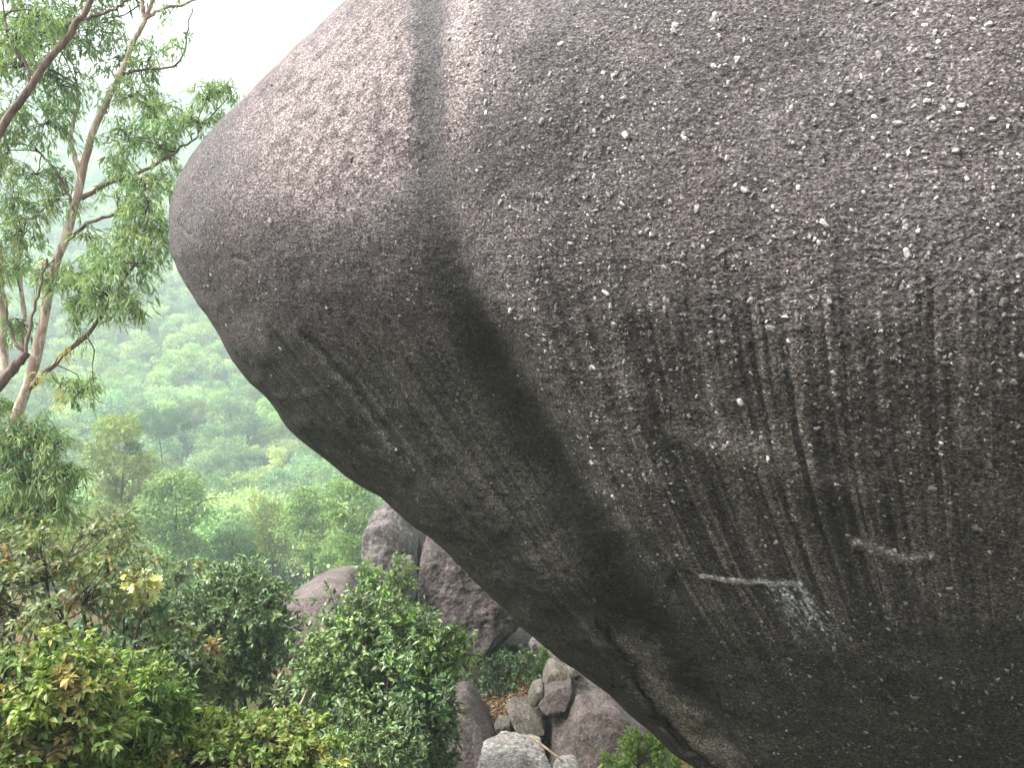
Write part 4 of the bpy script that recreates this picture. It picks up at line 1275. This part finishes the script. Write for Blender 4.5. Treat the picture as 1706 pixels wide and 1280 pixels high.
gum_tree('eucalyptus_tree', 'darker reddish barked tree entering from the left edge with one long diagonal branch',
         ([(-260, 1120, 9.2), (-180, 900, 9.2), (-90, 740, 9.2), (-10, 648, 9.2), (22, 615, 9.2), (44, 588, 9.2)], 28, 14),
         [([(-90, 740, 9.2), (-70, 500, 9.2), (-40, 300, 9.2), (0, 215, 9.2), (30, 175, 9.2), (60, 128, 9.2), (100, 78, 9.2), (128, 40, 9.2), (140, 20, 9.2), (156, -10, 9.2), (200, -90, 9.2)], 15, 8, 0),
          ([(140, 30, 9.2), (170, 22, 9.2), (205, 5, 9.2), (240, -20, 9.2)], 6, 3, 0),
          ([(50, 145, 9.2), (46, 110, 9.2), (20, 75, 9.2), (10, 40, 9.2), (4, 0, 9.2)], 6, 3, 0),
          ([(44, 588, 9.2), (50, 540, 9.2), (62, 500, 9.2), (78, 430, 9.2)], 6, 3, 0),
          ([(40, 592, 9.2), (20, 560, 9.2), (10, 500, 9.2)], 6, 3, 0),
          ([(-60, 760, 9.3), (-10, 790, 9.3), (25, 760, 9.3), (60, 745, 9.3)], 6, 3, 0),
          ([(-40, 800, 9.3), (10, 830, 9.3), (40, 860, 9.3), (80, 850, 9.3)], 5, 2, 0)],
         [(25, 60, 40, 30, 9.2, .6), (70, 25, 30, 24, 9.2, .6), (30, 730, 42, 30, 9.4, 1), (75, 750, 40, 34, 9.4, 1.1), (110, 790, 32, 28, 9.4, .9), (50, 800, 42, 30, 9.4, 1.1), (20, 770, 30, 30, 9.4, .9),
          (130, 815, 14, 12, 9.4, .4), (60, 850, 52, 28, 9.5, .9), (15, 850, 32, 30, 9.5, .8), (100, 845, 24, 18, 9.5, .5), (60, 700, 22, 16, 9.4, .5), (20, 680, 24, 16, 9.4, .4), (-60, 700, 50, 60, 9.4, .8)],
         42, ('bark_dark', 'bark_dark'), [tuple(1.3 * q for q in c_) for c_ in G_EUC[:4] + G_DARK[2:3]], (2, 4, 4, 3, 1), 9000, 0.085, 0.018)

# ------------------------------------------------------------------ trees of the valley
def crown_mesh(name, seed, n, cols, wts, kind='round', mat='leaf_far', card=0.10):
    """unit crown (radius about 1, from z = 0 to z = 2) of leaf cards in clumps"""
    rs = np.random.default_rng(seed)
    k = 34
    d = unit(rs.normal(size=(k, 3)))
    if kind == 'round':
        c = d * (0.45 + 0.4 * rs.random((k, 1))) * np.array([0.95, 0.95, 0.85]) + np.array([0, 0, 1.0])
        r = 0.30 * np.exp(rs.normal(scale=.25, size=k))
    elif kind == 'tall':
        z = rs.random(k)
        rr = 0.50 * np.sqrt(np.clip(1 - (2 * z - 0.8) ** 2 / 1.5, 0.05, 1))
        c = np.stack([d[:, 0] * rr, d[:, 1] * rr, 0.1 + z * 1.9], -1)
        r = 0.24 * np.exp(rs.normal(scale=.25, size=k))
    else:
        c = d * (0.5 + 0.4 * rs.random((k, 1))) * np.array([1.1, 1.1, 0.45]) + np.array([0, 0, 0.9])
        r = 0.28 * np.exp(rs.normal(scale=.25, size=k))
    q = rs.integers(0, k, n)
    u = unit(rs.normal(size=(n, 3)))
    u[:, 2] = np.where(u[:, 2] < -0.3, -u[:, 2], u[:, 2])
    pos = c[q] + u * (r[q] * (0.55 + 0.5 * rs.random(n)))[:, None]
    cc = palette(rs, k, cols, wts, 0.2)
    col = 0.55 * cc[q] + 0.45 * palette(rs, n, cols, wts, 0.25)
    ax = unit(u * 0.5 + rs.normal(size=(n, 3)) * 0.8 + np.array([0, 0, -0.25]))
    L = card * np.exp(rs.normal(scale=0.35, size=n))
    return leaves(pos, ax, unit(u + 0.7 * rs.normal(size=(n, 3))), L, L * 0.5, col, cards=True)


FAR_SETS = [(G_EUC[:4], (3, 4, 3, 2), 'round'), (G_TEAL, (3, 4, 3, 2), 'round'), (G_DARK, (2, 4, 4, 3), 'round'), (G_EUC[1:4] + G_YEL[:2], (2, 3, 3, 3, 2), 'tall'), (G_TEAL[1:] + G_EUC[2:4], (2, 3, 3, 2, 2), 'flat')]


def mid_tree(name, label, px, ptop, pbot, wpx, D, cols, wts, kind, seed, n=15000, group='trees down in the valley'):
    rs = np.random.default_rng(seed)
    V, Fc, C = crown_mesh('x', seed, n, cols, wts, kind, card=0.048)
    top = at(px, ptop, D); bot = at(px, pbot, D)
    hgt = top[2] - bot[2]
    sx = wpx / F * D / (1.25 if kind == 'tall' else 2.1)
    V = V * np.array([sx, sx, hgt / 2.05]) + np.array([bot[0], bot[1], bot[2]])
    gz_ = float(ground_z(bot[0], bot[1]))
    foot = (bot[0], bot[1], min(gz_, bot[2] - 0.5))
    t_ = thing(name, label, 'tree', foot, group)
    make_mesh('crown', V, Fc, M['leaf_mid'], t_, smooth=False, col=C)['kind'] = 'stuff'
    pth = [(bent(foot, top - np.array([0, 0, hgt * 0.25]), rs, 0.03, 9), np.linspace(0.16, 0.04, 9))]
    for q in range(7):
        s0 = pth[0][0][3 + q % 5]
        e0 = s0 + np.array([rs.normal() * sx * 0.6, rs.normal() * sx * 0.6, hgt * 0.15])
        pth.append((bent(s0, e0, rs, 0.1, 5), np.linspace(0.05, 0.015, 5)))
    V, Fc = tubes(pth, 6)
    make_mesh('trunk', V, Fc, M['bark_grey'], t_)
    return t_


YG = [(0.12, 0.16, 0.05), (0.17, 0.20, 0.07), (0.21, 0.21, 0.09), (0.09, 0.13, 0.05)]
mid_tree('valley_tree', 'tall yellowish green tree rising from the valley right of the pale trunk', 205, 705, 930, 120, 52, YG, (2, 3, 2, 2), 'tall', 61)
mid_tree('valley_tree', 'feathery grey green tree right of the tall yellowish tree', 292, 788, 990, 120, 46, G_EUC[:4], (2, 4, 4, 3), 'tall', 62)
mid_tree('valley_tree', 'broad pale hazy tree low in the valley, left of the feathery tree', 150, 845, 1010, 150, 40, YG + G_EUC[2:3], (2, 3, 2, 2, 3), 'round', 63)
mid_tree('valley_tree', 'bluish tree just above the spreading dark bush', 385, 868, 990, 120, 48, G_TEAL[1:] + G_EUC[1:2], (3, 3, 2, 2), 'round', 64)
mid_tree('valley_tree', 'bright rounded tree standing close left of the giant boulder edge', 520, 815, 960, 100, 50, G_EUC[1:4] + G_LIME[:1], (2, 4, 3, 1.5), 'tall', 65)
mid_tree('valley_tree', 'fresh green tree directly left of the upright boulder', 588, 795, 980, 110, 44, G_EUC[1:4] + G_LIME[2:3], (3, 4, 2, 2), 'tall', 66)
mid_tree('valley_tree', 'olive tinged tree between the bluish tree and the bright rounded tree', 455, 800, 950, 95, 56, YG + G_DULL[1:2], (3, 3, 1, 2, 2), 'round', 67)
mid_tree('valley_tree', 'dark bluish spreading tree alone on the lower slope', 262, 645, 760, 105, 105, G_TEAL[:2] + G_DARK[:1], (3, 2, 2), 'flat', 68)
mid_tree('valley_tree', 'greyish tree at the left behind the hanging leaves', 70, 790, 960, 130, 45, G_DULL[:3] + G_EUC[1:2], (2, 3, 3, 3), 'tall', 69)

# the wooded slope beyond: one mass, nobody could count it
protos = []
for k, (cs_, ws_, kd) in enumerate(FAR_SETS):
    V, Fc, C = crown_mesh('x', 80 + k, 4200, cs_, ws_, kd, card=0.085)
    o = make_mesh('far_crown', V, Fc, M['leaf_far'], smooth=False, col=C)
    COL.objects.unlink(o)
    protos.append(o)
rs = np.random.default_rng(9)
pts = []
y = 62.0
while y < 372:
    step = 4.0 + 0.006 * y
    x = -0.74 * y - 12
    while x < 0.25 * y + 10:
        xx = x + rs.normal() * step * 0.35; yy = y + rs.normal() * step * 0.35
        pts.append((xx, yy))
        x += step
    y += step
pts = np.array(pts)
pz = ground_z(pts[:, 0], pts[:, 1]) - 0.5
npt = len(pts)
clear = fbm(P3(pts[:, 0] * 0.02, pts[:, 1] * 0.02, 1.2), 3)
scl = (1.9 + 2.4 * rs.random(npt) ** 1.4) * (1 + 0.5 * clear)
me = bpy.data.meshes.new('wooded_slope')
me.from_pydata(np.column_stack([pts, pz]).tolist(), [], [])
for nm, typ, dat in (('kindex', 'INT', rs.integers(0, 5, npt)), ('rz', 'FLOAT', rs.random(npt) * 6.28), ('scl', 'FLOAT', scl)):
    at_ = me.attributes.new(nm, typ, 'POINT')
    at_.data.foreach_set('value', dat.astype(np.int32 if typ == 'INT' else np.float32))
slope_o = bpy.data.objects.new('wooded_slope', me)
COL.objects.link(slope_o)
tag(slope_o, 'hazy green wooded mountainside filling the valley behind the trees', 'forest')['kind'] = 'stuff'
ng = bpy.data.node_groups.new('forest', 'GeometryNodeTree')
ng.interface.new_socket('Geometry', in_out='INPUT', socket_type='NodeSocketGeometry')
ng.interface.new_socket('Geometry', in_out='OUTPUT', socket_type='NodeSocketGeometry')
gi = ng.nodes.new('NodeGroupInput'); go = ng.nodes.new('NodeGroupOutput')
iop = ng.nodes.new('GeometryNodeInstanceOnPoints')
g2i = ng.nodes.new('GeometryNodeGeometryToInstance')
for o in protos:
    oi = ng.nodes.new('GeometryNodeObjectInfo')
    oi.inputs['Object'].default_value = o
    ng.links.new(oi.outputs['Geometry'], g2i.inputs[0])


def named(nm, typ):
    nd = ng.nodes.new('GeometryNodeInputNamedAttribute')
    nd.data_type = typ
    nd.inputs['Name'].default_value = nm
    return nd.outputs['Attribute']


cxyz = ng.nodes.new('ShaderNodeCombineXYZ')
ng.links.new(named('rz', 'FLOAT'), cxyz.inputs[2])
ng.links.new(gi.outputs[0], iop.inputs['Points'])
ng.links.new(g2i.outputs[0], iop.inputs['Instance'])
iop.inputs['Pick Instance'].default_value = True
ng.links.new(named('kindex', 'INT'), iop.inputs['Instance Index'])
ng.links.new(cxyz.outputs[0], iop.inputs['Rotation'])
ng.links.new(named('scl', 'FLOAT'), iop.inputs['Scale'])
ng.links.new(iop.outputs[0], go.inputs[0])
slope_o.modifiers.new('forest', 'NODES').node_group = ng

# ------------------------------------------------------------------ hazy air
HZ0 = float(gz.min()) - 1.0
HZ1 = float(max(gz.max(), allv[:, 2].max())) + 14.0
hx, hy0, hy1 = 720.0, -80.0, 620.0
hv = [(sx, sy, sz) for sz in (HZ0, HZ1) for sx, sy in ((-hx, hy0), (hx, hy0), (hx, hy1), (-hx, hy1))]
hf = np.array([(0, 3, 2, 1), (4, 5, 6, 7), (0, 1, 5, 4), (1, 2, 6, 5), (2, 3, 7, 6), (3, 0, 4, 7)])
t = NT('haze')
pv = t.n('VolumePrincipled')
pv.inputs['Color'].default_value = (0.84, 0.99, 1.0, 1)
pv.inputs['Density'].default_value = 0.0016
pv.inputs['Anisotropy'].default_value = 0.2
t.l(pv.outputs[0], t.out.inputs['Volume'])
haze = make_mesh('haze', np.array(hv), hf, t.m, smooth=False)
haze['kind'] = 'stuff'
tag(haze, 'pale milky haze filling the valley air', 'haze')
